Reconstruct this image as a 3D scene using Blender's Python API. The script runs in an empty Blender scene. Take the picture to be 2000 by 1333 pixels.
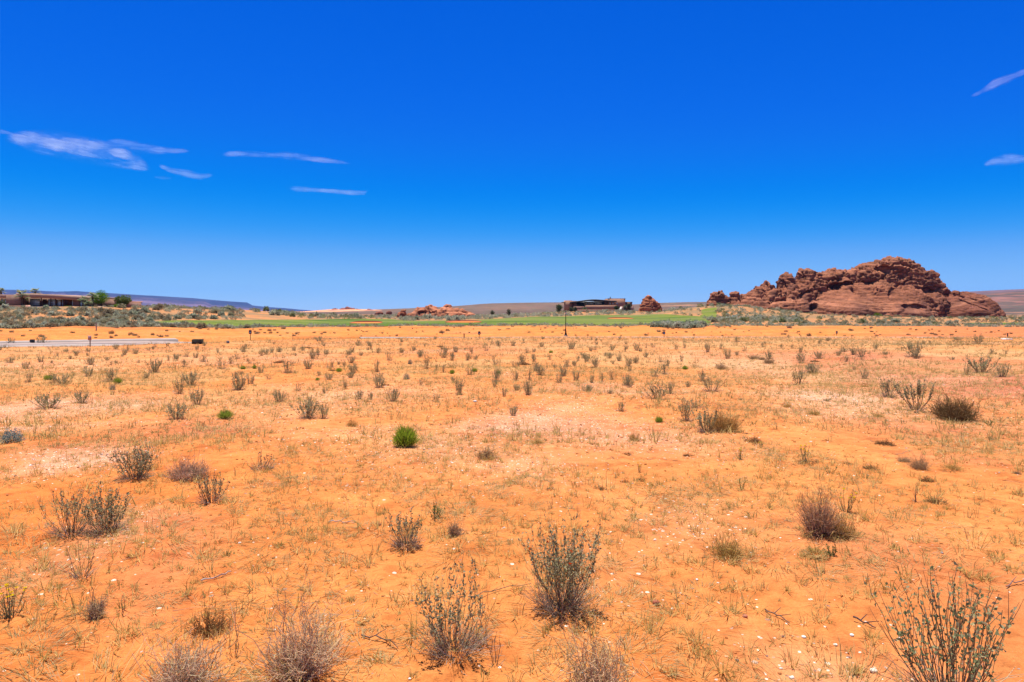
import bpy, math, random
import numpy as np
from mathutils import Vector
random.seed(7); RNG = np.random.default_rng(11)
scn = bpy.context.scene
COL = scn.collection
F = 2000*24/36.0; CX = 1000.0; CY = 608.0; EYE = 1.7     # lens in photo pixels, eye height above the near sand

# ------------------------------------------------------------------ helpers
def sst(a, b, x):
    t = np.clip((np.asarray(x, float)-a)/(b-a), 0, 1); return t*t*(3-2*t)
def lerp(a, b, t): return a+(b-a)*t
def h3(ix, iy, iz, seed=0):
    n = (ix.astype(np.int64)*374761393 + iy.astype(np.int64)*668265263 + iz.astype(np.int64)*2147483647 + seed*974634777) & 0xffffffff
    n = ((n ^ (n >> 13))*1274126177) & 0xffffffff
    n = ((n ^ (n >> 16))*2246822519) & 0xffffffff
    return ((n ^ (n >> 15)) & 0xffffff)/float(0xffffff)
def vnoise(x, y, z=0, seed=0):
    x, y, z = np.broadcast_arrays(np.asarray(x, float), np.asarray(y, float), np.asarray(z, float))
    fx, fy, fz = np.floor(x), np.floor(y), np.floor(z)
    ux, uy, uz = x-fx, y-fy, z-fz
    ux = ux*ux*(3-2*ux); uy = uy*uy*(3-2*uy); uz = uz*uz*(3-2*uz)
    r = 0
    for a in (0, 1):
        for b in (0, 1):
            for c in (0, 1):
                w = (ux if a else 1-ux)*(uy if b else 1-uy)*(uz if c else 1-uz)
                r = r + w*h3(fx+a, fy+b, fz+c, seed)
    return r*2-1
def fbm(x, y, z=0, oct=4, seed=0, gain=.5):
    r = 0; a = 1; s = 0
    for k in range(oct):
        f = 2.03**k
        r = r + a*vnoise(np.asarray(x)*f+k*17.3, np.asarray(y)*f-k*9.1, np.asarray(z)*f+k*3.7, seed+k); s += a; a *= gain
    return r/s
def worley(P, seed=0):
    fl = np.floor(P); f1 = np.full(len(P), 9.); f2 = np.full(len(P), 9.)
    for a in (-1, 0, 1):
        for b in (-1, 0, 1):
            for c in (-1, 0, 1):
                q = fl+np.array([a, b, c])
                j = np.stack([h3(q[:, 0], q[:, 1], q[:, 2], seed+k) for k in (1, 2, 3)], 1)
                d = np.linalg.norm(q+j-P, axis=1)
                m = d < f1
                f2 = np.where(m, f1, np.minimum(f2, d)); f1 = np.where(m, d, f1)
    return f1, f2

def cellrand(P, seed=0):
    fl = np.floor(P); f1 = np.full(len(P), 9.); rv = np.zeros(len(P))
    for a in (-1, 0, 1):
        for b in (-1, 0, 1):
            for c in (-1, 0, 1):
                q = fl+np.array([a, b, c]); j = np.stack([h3(q[:, 0], q[:, 1], q[:, 2], seed+k) for k in (1, 2, 3)], 1)
                d = np.linalg.norm(q+j-P, axis=1); m = d < f1; rv = np.where(m, h3(q[:, 0], q[:, 1], q[:, 2], seed+9), rv); f1 = np.where(m, d, f1)
    return rv*2-1
def mesh_obj(name, V, T, mat=None, parent=None, col=None, smooth=False, quads=None, loc=None, attrs=None):
    me = bpy.data.meshes.new(name)
    V = np.asarray(V, np.float32); T = np.asarray(T, np.int32).reshape(-1, 3) if T is not None else np.zeros((0, 3), np.int32)
    Q = np.asarray(quads, np.int32).reshape(-1, 4) if quads is not None else np.zeros((0, 4), np.int32)
    me.vertices.add(len(V)); me.vertices.foreach_set('co', V.ravel())
    me.loops.add(T.size+Q.size); me.loops.foreach_set('vertex_index', np.concatenate([T.ravel(), Q.ravel()]))
    me.polygons.add(len(T)+len(Q))
    st = np.concatenate([np.arange(len(T))*3, T.size+np.arange(len(Q))*4]).astype(np.int32)
    me.polygons.foreach_set('loop_start', st)
    if smooth: me.polygons.foreach_set('use_smooth', np.ones(len(st), bool))
    me.update(calc_edges=True)
    if col is not None:
        a = me.color_attributes.new('Col', 'FLOAT_COLOR', 'POINT')
        c = np.ones((len(V), 4), np.float32); c[:, :3] = col; a.data.foreach_set('color', c.ravel())
    for k, v in (attrs or {}).items():
        a = me.attributes.new(k, 'FLOAT', 'POINT'); a.data.foreach_set('value', np.asarray(v, np.float32))
    if mat: me.materials.append(mat)
    o = bpy.data.objects.new(name, me); COL.objects.link(o)
    if parent is not None: o.parent = parent
    if loc is not None: o.location = loc
    return o
class MB:
    """collects triangles with a colour per vertex"""
    def __init__(s): s.v = []; s.t = []; s.c = []; s.n = 0
    def add(s, V, T, C):
        V = np.asarray(V, float).reshape(-1, 3)
        s.v.append(V); s.t.append(np.asarray(T, int).reshape(-1, 3)+s.n)
        s.c.append(np.broadcast_to(np.asarray(C, float), (len(V), 3))); s.n += len(V); return s
    def box(s, x0, x1, y0, y1, z0, z1, C=(1, 1, 1)):
        V = [(x, y, z) for x in (x0, x1) for y in (y0, y1) for z in (z0, z1)]
        q = [(0, 1, 3, 2), (4, 6, 7, 5), (0, 4, 5, 1), (2, 3, 7, 6), (0, 2, 6, 4), (1, 5, 7, 3)]
        return s.add(V, [t for a, b, c, d in q for t in ((a, b, c), (a, c, d))], C)
    def data(s): return np.concatenate(s.v), np.concatenate(s.t), np.concatenate(s.c)
    def build(s, name, mat, parent=None, smooth=False, loc=None):
        V, T, C = s.data(); return mesh_obj(name, V, T, mat, parent, C, smooth, loc=loc)
def norm(a): return a/np.maximum(np.linalg.norm(a, axis=-1, keepdims=True), 1e-9)
def tubes(mb, P, R, C, sides=3):
    """P (S,K,3) polylines, R (S,K) radii, C (S,3) or (S,K,3)"""
    P = np.asarray(P, float); S, K, _ = P.shape
    d = norm(P[:, -1]-P[:, 0]); up = np.where(np.abs(d[:, 2:3]) > .8, np.array([[1., 0, 0]]), np.array([[0, 0, 1.]]))
    a = norm(np.cross(d, up)); b = np.cross(d, a)
    ang = np.arange(sides)*2*math.pi/sides
    ring = a[:, None, :]*np.cos(ang)[None, :, None]+b[:, None, :]*np.sin(ang)[None, :, None]
    V = P[:, :, None, :]+ring[:, None]*np.asarray(R)[:, :, None, None]
    C = np.asarray(C, float)
    if C.ndim == 1: C = np.broadcast_to(C, (S, 3))
    if C.ndim == 2: C = np.broadcast_to(C[:, None], (S, K, 3))
    CC = np.broadcast_to(C[:, :, None, :], (S, K, sides, 3))
    s, k, i = np.meshgrid(np.arange(S), np.arange(K-1), np.arange(sides), indexing='ij')
    j = (i+1) % sides
    A = (s*K+k)*sides+i; B = (s*K+k)*sides+j; D = (s*K+k+1)*sides+i; E = (s*K+k+1)*sides+j
    T = np.concatenate([np.stack([A, B, E], -1).reshape(-1, 3), np.stack([A, E, D], -1).reshape(-1, 3)])
    mb.add(V.reshape(-1, 3), T, CC.reshape(-1, 3))
def leaves(mb, P, D, L, W, C, fold=.25, rng=RNG):
    """diamond leaves from P along unit D"""
    n = len(P); r = norm(rng.normal(size=(n, 3))); a = norm(np.cross(D, r)); b = np.cross(D, a)
    L = np.broadcast_to(L, (n,))[:, None]; W = np.broadcast_to(W, (n,))[:, None]
    m = P+D*L*.5
    V = np.stack([P, m+a*W*.5+b*W*fold, P+D*L, m-a*W*.5+b*W*fold], 1)
    i = np.arange(n)*4
    T = np.concatenate([np.stack([i, i+1, i+2], 1), np.stack([i, i+2, i+3], 1)])
    C = np.broadcast_to(C, (n, 3))
    mb.add(V.reshape(-1, 3), T, np.repeat(C, 4, 0))
def blades(mb, P, D, L, W, C, bend=.5, rng=RNG, tipc=None):
    """grass ribbons: 3 points, bending outwards/down"""
    n = len(P); side = norm(np.cross(D, np.array([0, 0, 1.])+rng.normal(size=(n, 3))*.3))
    L = np.broadcast_to(L, (n,))[:, None]; W = np.broadcast_to(W, (n,))[:, None]
    hz = D.copy(); hz[:, 2] = 0; hz = norm(hz+rng.normal(size=(n, 3))*.2*np.array([1, 1, 0]))
    m = P+D*L*.55; e = m+norm(D*(1-bend)+hz*bend+np.array([0, 0, -.25*bend]))*L*.5
    V = np.stack([P-side*W*.5, P+side*W*.5, m-side*W*.4, m+side*W*.4, e], 1)
    i = np.arange(n)*5
    T = np.concatenate([np.stack([i, i+1, i+3], 1), np.stack([i, i+3, i+2], 1), np.stack([i+2, i+3, i+4], 1)])
    C = np.broadcast_to(C, (n, 3))
    mb.add(V.reshape(-1, 3), T, np.repeat(C, 5, 0))
def tag(o, label=None, cat=None, group=None, kind=None):
    if label: o['label'] = label
    if cat: o['category'] = cat
    if group: o['group'] = group
    if kind: o['kind'] = kind
    return o
def empty(name, loc=(0, 0, 0), rz=0):
    o = bpy.data.objects.new(name, None); COL.objects.link(o); o.location = loc; o.rotation_euler = (0, 0, rz); o.empty_display_size = .1
    return o
def clone(o):
    c = o.copy(); COL.objects.link(c)
    for ch in o.children:
        d = ch.copy(); COL.objects.link(d); d.parent = c
    return c

# ------------------------------------------------------------------ materials
def nt(name):
    m = bpy.data.materials.new(name); m.use_nodes = True; t = m.node_tree; t.nodes.clear()
    out = t.nodes.new('ShaderNodeOutputMaterial'); return m, t, out
def N(t, typ, **kw):
    n = t.nodes.new(typ)
    for k, v in kw.items():
        if k in n.inputs: n.inputs[k].default_value = v
        else: setattr(n, k, v)
    return n
def lk(t, a, b): t.links.new(a, b)
def mixc(t, mode, fac, a, b):
    n = t.nodes.new('ShaderNodeMix'); n.data_type = 'RGBA'; n.blend_type = mode
    for s, v in ((n.inputs[0], fac), (n.inputs[6], a), (n.inputs[7], b)):
        if hasattr(v, 'is_linked') or hasattr(v, 'links'): lk(t, v, s)
        elif isinstance(v, (int, float)): s.default_value = v
        else: s.default_value = (*v, 1) if len(v) == 3 else v
    return n.outputs[2]
def ramp(t, src, stops):
    n = t.nodes.new('ShaderNodeValToRGB'); e = n.color_ramp.elements
    e[0].position, e[0].color = stops[0][0], (*stops[0][1], 1); e[1].position, e[1].color = stops[-1][0], (*stops[-1][1], 1)
    for p, c in stops[1:-1]: q = e.new(p); q.color = (*c, 1)
    lk(t, src, n.inputs[0]); return n.outputs[0]
def noise(t, vec, scale, detail=4, rough=.55):
    n = N(t, 'ShaderNodeTexNoise', Scale=scale, Detail=detail, Roughness=rough); lk(t, vec, n.inputs['Vector']); return n
def plant_mat(name, trans=.25, rough=.75):
    m, t, out = nt(name)
    a = N(t, 'ShaderNodeAttribute', attribute_name='Col')
    d = N(t, 'ShaderNodeBsdfDiffuse', Roughness=rough); tr = N(t, 'ShaderNodeBsdfTranslucent'); mx = N(t, 'ShaderNodeMixShader', Fac=trans)
    lk(t, a.outputs['Color'], d.inputs['Color']); lk(t, a.outputs['Color'], tr.inputs['Color'])
    lk(t, d.outputs[0], mx.inputs[1]); lk(t, tr.outputs[0], mx.inputs[2]); lk(t, mx.outputs[0], out.inputs[0]); return m
def col_mat(name, rough=.85, bump=0, bscale=20, var=.2, vscale=3, spec=.2):
    """vertex colour times fine noise"""
    m, t, out = nt(name); p = N(t, 'ShaderNodeBsdfPrincipled', Roughness=rough); p.inputs['Specular IOR Level'].default_value = spec
    a = N(t, 'ShaderNodeAttribute', attribute_name='Col'); tc = N(t, 'ShaderNodeTexCoord')
    n = noise(t, tc.outputs['Object'], vscale, 6, .6)
    v = ramp(t, n.outputs[0], [(.3, (1-var,)*3), (.7, (1+var,)*3)])
    lk(t, mixc(t, 'MULTIPLY', 1., a.outputs['Color'], v), p.inputs['Base Color'])
    if bump:
        b = N(t, 'ShaderNodeBump', Strength=bump, Distance=.05); n2 = noise(t, tc.outputs['Object'], bscale, 6, .6)
        lk(t, n2.outputs[0], b.inputs['Height']); lk(t, b.outputs[0], p.inputs['Normal'])
    lk(t, p.outputs[0], out.inputs[0]); return m
def flat_mat(name, c, rough=.6, spec=.3, metal=0, var=.12, vscale=6):
    m, t, out = nt(name); p = N(t, 'ShaderNodeBsdfPrincipled', Roughness=rough, Metallic=metal); p.inputs['Specular IOR Level'].default_value = spec
    tc = N(t, 'ShaderNodeTexCoord'); n = noise(t, tc.outputs['Object'], vscale, 5)
    lk(t, ramp(t, n.outputs[0], [(.3, tuple(x*(1-var) for x in c)), (.7, tuple(x*(1+var) for x in c))]), p.inputs['Base Color'])
    lk(t, p.outputs[0], out.inputs[0]); return m
M_LEAF = plant_mat('leaf', .42); M_TWIG = plant_mat('twig', .18); M_DRY = plant_mat('dry twig', .42); M_STRAW = plant_mat('straw', .45)
M_STONE = col_mat('stone', .8, .3, 60, .2, 40)

# ------------------------------------------------------------------ terrain
def catmull(pts, n=8):
    p = np.array(pts, float); out = []
    for i in range(len(p)-1):
        a, b, c, d = p[max(i-1, 0)], p[i], p[i+1], p[min(i+2, len(p)-1)]
        for k in range(n):
            t = k/n; out.append(.5*((2*b)+(c-a)*t+(2*a-5*b+4*c-d)*t*t+(3*b-a-3*c+d)*t**3))
    return np.array(out+[p[-1]])
ROAD = catmull([(-80, -12), (-60, 17.3), (-37.6, 50.1), (-27, 65.6), (-20.5, 73.5), (-13, 79), (-3, 82.5), (10, 84), (40, 84.5), (80, 83), (140, 78)])
RT = np.gradient(ROAD, axis=0); RT = RT/np.linalg.norm(RT, axis=1, keepdims=True); RN = np.stack([-RT[:, 1], RT[:, 0]], 1)   # towards the far side
def road_sd(X, Y):
    """signed distance to the road's near edge, positive on the far side"""
    X = np.asarray(X, float).ravel(); Y = np.asarray(Y, float).ravel(); best = np.full(len(X), 1e9); sd = np.zeros(len(X))
    for i in range(len(ROAD)-1):
        ax, ay = ROAD[i]; dx, dy = ROAD[i+1]-ROAD[i]; l2 = dx*dx+dy*dy
        t = np.clip(((X-ax)*dx+(Y-ay)*dy)/l2, 0, 1); ex = X-ax-t*dx; ey = Y-ay-t*dy
        d = np.hypot(ex, ey); m = d < best; best = np.where(m, d, best)
        sd = np.where(m, np.where(dx*ey-dy*ex >= 0, d, -d), sd)
    return sd
def road_z(X): return np.interp(X, [-60, -37, -27, -19, -8, 40, 140], [-.35, -.97, -1.3, -1.55, -1.78, -1.82, -1.82])
def G(X, Y, fine=True):
    X = np.asarray(X, float); shp = X.shape; X = X.ravel(); Y = np.broadcast_to(np.asarray(Y, float), shp).ravel()
    b = np.clip(X/np.maximum(Y, 1), -1.4, 1.4); wl = sst(-.35, -.6, b)
    zf = -lerp(.0188, .0215, wl)*np.maximum(Y-5, 0)
    zf = zf + .55*np.exp(-((X-24)**2/120+(Y-32)**2/180)) + .22*np.exp(-((X-12.5)**2/22+(Y-16)**2/30)) - .12*np.exp(-((X-9)**2/10+(Y-22)**2/160))
    zf = zf + .10*fbm(X/7, Y/7, 0, 3, 5)*sst(4, 12, Y)
    sd = np.full(len(X), -50.); near = (Y > -20) & (Y < 260) & (np.abs(X) < 300)
    sd[near] = road_sd(X[near], Y[near]); sd[(Y >= 260)] = 150
    rz = road_z(X); ex = .42*sst(-36, -29, X)
    zt = lerp(-1.2, -.48, sst(-.3, -.66, b))
    bank = lerp(rz+.10, zt, sst(8, 44, sd)) + .30*fbm(X/5, Y/5, 1, 5, 9)*sst(7, 14, sd)*(1-sst(50, 90, sd))
    z = np.where(sd < 0, lerp(zf, rz-.1-ex, sst(-2.5, -.2, sd)), np.where(sd < np.where((X > -31) & (X < -19), 5.4, 6.2), rz-.16-ex, np.where(sd < 6.9, rz-.1-ex*(sd < 6.5), bank)))
    # knolls beyond the road
    z = z + 3.1*sst(-45, -100, X)*sst(100, 160, Y)*(1-sst(235, 330, Y)) + sst(95, 130, Y)*(1-sst(300, 420, Y))*.5*fbm(X/25, Y/25, 2, 3, 21)*sst(-30, -60, X)
    z = z + 3.3*np.exp(-((X-52)/42)**2-((Y-405)/60)**2) + 5.2*np.exp(-((X-96)/28)**2-((Y-315)/38)**2) + .9*np.exp(-((X-128)/40)**2-((Y-280)/40)**2)
    z = z + sst(160, 330, Y)*.35*fbm(X/60, Y/60, 3, 3, 33)*(1-sst(600, 900, Y))
    z = z - 14*sst(700, 2500, np.hypot(X, Y))*0
    if fine:
        r = np.hypot(X, Y)
        near = r < 24
        if near.any():
            f1, _ = worley(np.stack([X[near]/.42+.3*vnoise(X[near]*3, Y[near]*3), Y[near]/.42, 0*X[near]+.5], 1), 77); pit = np.zeros(len(X)); pit[near] = sst(.36, .12, f1)
            z = z-.016*pit*(vnoise(X/1.1, Y/1.1, 4, 46) > -.1)
        z = z + (.032*fbm(X/.55, Y/.55, 0, 4, 41)+.012*fbm(X/.09, Y/.09, 0, 2, 43))*(1-sst(20, 50, r)) + .03*fbm(X/1.6, Y/1.6, 0, 2, 45)*(sd < -2)
    return z.reshape(shp)
def ground_at(px, py, ymax=420):
    """first ground point along the view line through a photo pixel"""
    dx = (px-CX)/F; dz = (CY-py)/F
    Y = np.geomspace(2.2, ymax, 220)
    for it in range(3):
        h = EYE+dz*Y-G(dx*Y, Y, False); i = int(np.argmax(h <= 0))
        if h[i] > 0: return None
        if i == 0: break
        Y = np.linspace(Y[i-1], Y[i], 40)
    c = Y[i]
    return dx*c, c, float(G(np.array([dx*c]), np.array([c]))[0])
def GZ(x, y): return float(G(np.array([x]), np.array([y]))[0])

# soil colour patches: (photo x, y, half width, half height, kind, strength)
PATCH = [(150, 790, 190, 22, 'p', .8), (60, 835, 120, 14, 'p', .6), (130, 905, 120, 24, 'p', 1.), (230, 870, 200, 30, 'r', .35), (330, 850, 200, 30, 'r', .4), (650, 770, 200, 30, 'p', .45),
         (760, 850, 180, 30, 'p', .35), (900, 880, 200, 40, 'p', .5), (1130, 830, 190, 40, 'p', .6), (1130, 845, 140, 30, 'r', .35), (1080, 900, 160, 40, 'p', .4), (1650, 775, 150, 24, 'p', 1.), (1470, 720, 130, 30, 'p', .55),
         (1700, 702, 230, 26, 'r', .75), (1640, 718, 150, 20, 'r', .6), (1880, 745, 190, 34, 'r', .9), (1850, 842, 170, 36, 'r', .55), (1900, 900, 130, 30, 'r', .35), (1560, 1210, 160, 70, 'p', .55),
         (1660, 1290, 200, 60, 'p', .6), (1380, 1010, 120, 40, 'p', .4), (1780, 1080, 200, 70, 'r', .35), (180, 1070, 160, 40, 'r', .35), (70, 1060, 90, 40, 'p', .5), (230, 1110, 130, 60, 'r', .3),
         (1820, 1200, 160, 100, 'r', .25), (1250, 1060, 110, 40, 'p', .2), (50, 715, 220, 18, 'p', .5), (450, 700, 200, 14, 'p', .3), (1250, 760, 200, 20, 'p', .3), (1900, 690, 200, 20, 's', .5),
         (1300, 672, 400, 14, 's', .6), (1750, 672, 350, 16, 's', .8), (330, 690, 330, 14, 's', .4), (700, 675, 300, 10, 's', .35)]
PATCHW = []
for (x, y, w, h, k, s) in PATCH:
    c = ground_at(x, y)
    if c is None: continue
    t = ground_at(x, y-h) or (0, c[1]*1.3, 0); bt = ground_at(x, y+h) or c
    PATCHW.append((c[0], c[1], w/F*c[1], max((min(t[1], c[1]*1.6)-bt[1])/2, .2), k, s))
SOILK = np.array([.80, .695, .60])
def soil(X, Y):
    """returns (colour, gravel amount) of the ground"""
    X = X.ravel(); Y = Y.ravel(); n = len(X)
    sd = road_sd(X, np.clip(Y, -15, 400)); sd = np.where(Y > 260, 200, sd)
    wx = X+1.2*fbm(X/3, Y/3, 0, 3, 61); wy = Y+1.2*fbm(X/3, Y/3, 5, 3, 62)
    p = np.zeros(n); r = np.zeros(n); s = np.zeros(n)
    for (cx, cy, a, bb, k, st) in PATCHW:
        g = st*np.exp(-((wx-cx)/a)**2-((wy-cy)/bb)**2)
        if k == 'p': p = np.maximum(p, g)
        elif k == 'r': r = np.maximum(r, g)
        else: s = np.maximum(s, g)
    n1 = fbm(X/5, Y/7, 0, 5, 71); n2 = fbm(X/1.3, Y/1.3, 0, 5, 72); n3 = fbm(X/9, Y/11, 7, 4, 73); n4 = fbm(X/.35, Y/.35, 0, 4, 74)
    field = 1-sst(-1, 1, sd)
    p = np.clip(p*(1+.8*n2)+sst(.15, .6, n1+.4*n2)*.35*sst(6, 14, Y), 0, 1)
    r = np.clip(1.35*r*(1+.8*n2)+sst(.1, .6, n3)*.35, 0, 1)
    s = np.clip(s*(1+.7*n2)+sst(-.1, .5, -n1+.6*n2)*.6*sst(8, 26, Y), 0, 1)
    base = np.array([.60, .252, .078]); hot = np.array([.60, .198, .046]); pale = np.array([.58, .355, .245]); red = np.array([.46, .160, .095]); straw = np.array([.50, .32, .15])
    c = base+(hot-base)*np.clip(.5+1.2*n1, 0, 1)[:, None]*(1-sst(3, 14, Y)*.5)[:, None]
    c = lerp(c, red, (r*.9)[:, None]); c = lerp(c, pale, (p*.68)[:, None]); c = lerp(c, straw, (s*.8)[:, None])
    # orange bank, golf surround, far plain
    nb = fbm(X/8, Y/5, 3, 5, 81)
    bank = lerp(np.array([.58, .232, .058]), np.array([.48, .150, .055]), np.clip(nb*1.6-.1, 0, 1)[:, None])
    bank = bank*(1+.22*fbm(X/1.4, Y/1.4, 3, 4, 84)[:, None]*np.array([.6, 1., 1.2]))
    bank = lerp(bank, np.array([.56, .28, .10]), (sst(.1, .6, fbm(X/6, Y/6, 9, 4, 83))*.7)[:, None])
    rb = sst(.45, .7, X/np.maximum(Y, 1)); bank = lerp(bank, np.array([.50, .18, .075]), (rb*.75)[:, None])
    golf = lerp(np.array([.27, .19, .10]), np.array([.50, .235, .095]), np.clip(.35+1.5*fbm(X/6, Y/7, 3, 4, 85), 0, 1)[:, None])
    far = lerp(np.array([.24, .155, .105]), np.array([.36, .19, .11]), np.clip(.5+1.5*fbm(X/160, Y/220, 3, 5, 87), 0, 1)[:, None])
    c = lerp(c, bank, sst(-1.5, 1.5, sd)[:, None]); c = lerp(c, golf, sst(44, 54, sd)[:, None])
    c = lerp(c, far, sst(380, 620, np.hypot(X, Y))[:, None])
    c = c*(1+.10*n2+.06*n4)[:, None]
    grav = np.clip(p*1.1+.18*sst(.2, .8, n3+.3*n2), 0, 1)*field
    return np.clip(c*SOILK, .01, .9), grav

R_ring = np.concatenate([np.geomspace(.5, 60, 640), np.geomspace(60.6, 460, 330), np.geomspace(468, 14500, 110)])
A_fan = np.concatenate([np.linspace(-52, 52, 521), np.linspace(54, 306, 85)])*math.pi/180
def polar(rr, aa, closed):
    r, a = np.meshgrid(rr, aa, indexing='ij'); X = r*np.sin(a); Y = r*np.cos(a)
    n, m = r.shape; i, j = np.meshgrid(np.arange(n-1), np.arange(m if closed else m-1), indexing='ij'); k = (j+1) % m
    return X, Y, np.stack([i*m+j, i*m+k, (i+1)*m+k, (i+1)*m+j], -1).reshape(-1, 4)[:, ::-1]
GX, GY, GQ = polar(R_ring, A_fan, True)
Zg = G(GX, GY); cg, grv = soil(GX, GY)

def ground_material():
    m, t, out = nt('desert soil'); p = N(t, 'ShaderNodeBsdfPrincipled', Roughness=.95); p.inputs['Specular IOR Level'].default_value = .1
    tc = N(t, 'ShaderNodeTexCoord'); v = tc.outputs['Object']
    a = N(t, 'ShaderNodeAttribute', attribute_name='Col'); g = N(t, 'ShaderNodeAttribute', attribute_name='gravel')
    c = a.outputs['Color']
    n1 = noise(t, v, 7, 8, .65); c = mixc(t, 'MULTIPLY', 1., c, ramp(t, n1.outputs[0], [(.25, (.70, .64, .60)), (.48, (1., 1., 1.)), (.75, (1.16, 1.22, 1.34))]))
    n2 = noise(t, v, 90, 3, .6); c = mixc(t, 'MULTIPLY', 1., c, ramp(t, n2.outputs[0], [(.3, (.86, .82, .8)), (.7, (1.1, 1.12, 1.15))]))
    n5 = noise(t, v, .9, 5, .6); c = mixc(t, 'MULTIPLY', 1., c, ramp(t, n5.outputs[0], [(.3, (.88, .84, .80)), (.7, (1.09, 1.12, 1.18))]))
    n6 = noise(t, v, 2.4, 8, .7); c = mixc(t, 'MULTIPLY', 1., c, ramp(t, n6.outputs[0], [(.34, (.72, .62, .58)), (.47, (1., 1., 1.)), (.72, (1.08, 1.12, 1.2))]))
    # gravel chips: voronoi cells, a random share of them pale or dark stone
    for sc, thr, stops in ((38, .30, 0), (17, .25, 1)):
        vo = N(t, 'ShaderNodeTexVoronoi', Scale=sc); lk(t, v, vo.inputs['Vector'])
        sep = N(t, 'ShaderNodeSeparateColor'); lk(t, vo.outputs['Color'], sep.inputs[0])
        lim = N(t, 'ShaderNodeMath', operation='MULTIPLY'); lk(t, g.outputs['Fac'], lim.inputs[0]); lim.inputs[1].default_value = .6
        lim2 = N(t, 'ShaderNodeMath', operation='ADD'); lk(t, lim.outputs[0], lim2.inputs[0]); lim2.inputs[1].default_value = .012
        on = N(t, 'ShaderNodeMath', operation='LESS_THAN'); lk(t, sep.outputs[0], on.inputs[0]); lk(t, lim2.outputs[0], on.inputs[1])
        near = N(t, 'ShaderNodeMath', operation='LESS_THAN'); lk(t, vo.outputs['Distance'], near.inputs[0]); near.inputs[1].default_value = thr
        mk = N(t, 'ShaderNodeMath', operation='MULTIPLY'); lk(t, on.outputs[0], mk.inputs[0]); lk(t, near.outputs[0], mk.inputs[1])
        stone = ramp(t, sep.outputs[1], [(.0, (.17, .10, .085)), (.3, (.40, .22, .15)), (.45, (.50, .37, .29)), (1., (.66, .55, .47))])
        c = mixc(t, 'MIX', mk.outputs[0], c, stone)
    lk(t, c, p.inputs['Base Color'])
    n3 = noise(t, v, 26, 6, .65); b = N(t, 'ShaderNodeBump', Strength=.8, Distance=.025); lk(t, n3.outputs[0], b.inputs['Height'])
    n4 = noise(t, v, 3.2, 4, .6); b2 = N(t, 'ShaderNodeBump', Strength=.5, Distance=.12); lk(t, n4.outputs[0], b2.inputs['Height'])
    lk(t, b.outputs[0], b2.inputs['Normal']); lk(t, b2.outputs[0], p.inputs['Normal']); lk(t, p.outputs[0], out.inputs[0]); return m
# vertex normal smoothing; the centre hole under the camera is closed by a fan
V = np.stack([GX.ravel(), GY.ravel(), Zg.ravel()], 1); m_ = GX.shape[1]
V = np.vstack([V, [0, 0, GZ(0, 0)]]); fan = np.stack([np.arange(m_), (np.arange(m_)+1) % m_, np.full(m_, len(V)-1)], 1)[:, ::-1]
ground = mesh_obj('ground', V, fan, ground_material(), None, np.vstack([cg, cg[:1]]), True, GQ, attrs={'gravel': np.append(grv, 0)})
tag(ground, 'orange sandy desert ground with gravel patches and dry straw', 'ground', kind='structure')

# ------------------------------------------------------------------ road
def rdz(P, low): return road_z(P[:, 0])-(.42*sst(-36, -29, P[:, 0]) if low else 0)
def strip(name, o0, o1, z0, z1, mat, label, thick=0, low=True, k0=0, k1=None):
    A = (ROAD+RN*o0)[k0:k1]; B = (ROAD+RN*o1)[k0:k1]; n = len(A)
    if thick:
        ra, rb = rdz(A, low), rdz(B, low); rows = [np.c_[A, ra+z0-thick], np.c_[A, ra+z0], np.c_[B, rb+z1], np.c_[B, rb+z1-thick]]
    else: rows = [np.c_[A, rdz(A, low)+z0], np.c_[B, rdz(B, low)+z1]]
    V = np.concatenate(rows); Q = []
    for k in range(len(rows)-1):
        for i in range(n-1): Q.append((k*n+i, k*n+i+1, (k+1)*n+i+1, (k+1)*n+i))
    o = mesh_obj(name, V, None, mat, None, np.ones((len(V), 3)), False, Q); tag(o, label, name.replace('_', ' '), kind='structure'); return o
M_ASPH = flat_mat('pale asphalt', (.26, .19, .165), .9, .2, 0, .15, .7); M_CONC = flat_mat('concrete', (.27, .215, .19), .85, .2, 0, .12, .9)
strip('pavement', -.2, 2.1, .0, .0, M_CONC, 'pale concrete strip along the near side of the road', .25)
strip('kerb', 2.1, 2.9, -.02, -.02, flat_mat('gutter', (.12, .085, .08), .9), 'grey gutter along the road', .25)
strip('road', 2.9, 6.2, -.08, -.07, M_ASPH, 'greyish asphalt road curving past the lot')
KX = (ROAD+RN*6.5)[:, 0]; kl, kr = int(np.argmax(KX > -33)), int(np.argmax(KX > -19))   # sand has drifted over the kerb between the two lengths
strip('kerb', 6.2, 6.9, -.02, .08, M_CONC, 'pale kerb beside the road where the utility boxes stand', .7, False, 0, kl)
strip('kerb', 6.2, 6.9, -.02, .08, M_CONC, 'thin pale kerb line below the orange bank by the street lamp', .7, False, kr, None)

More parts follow.
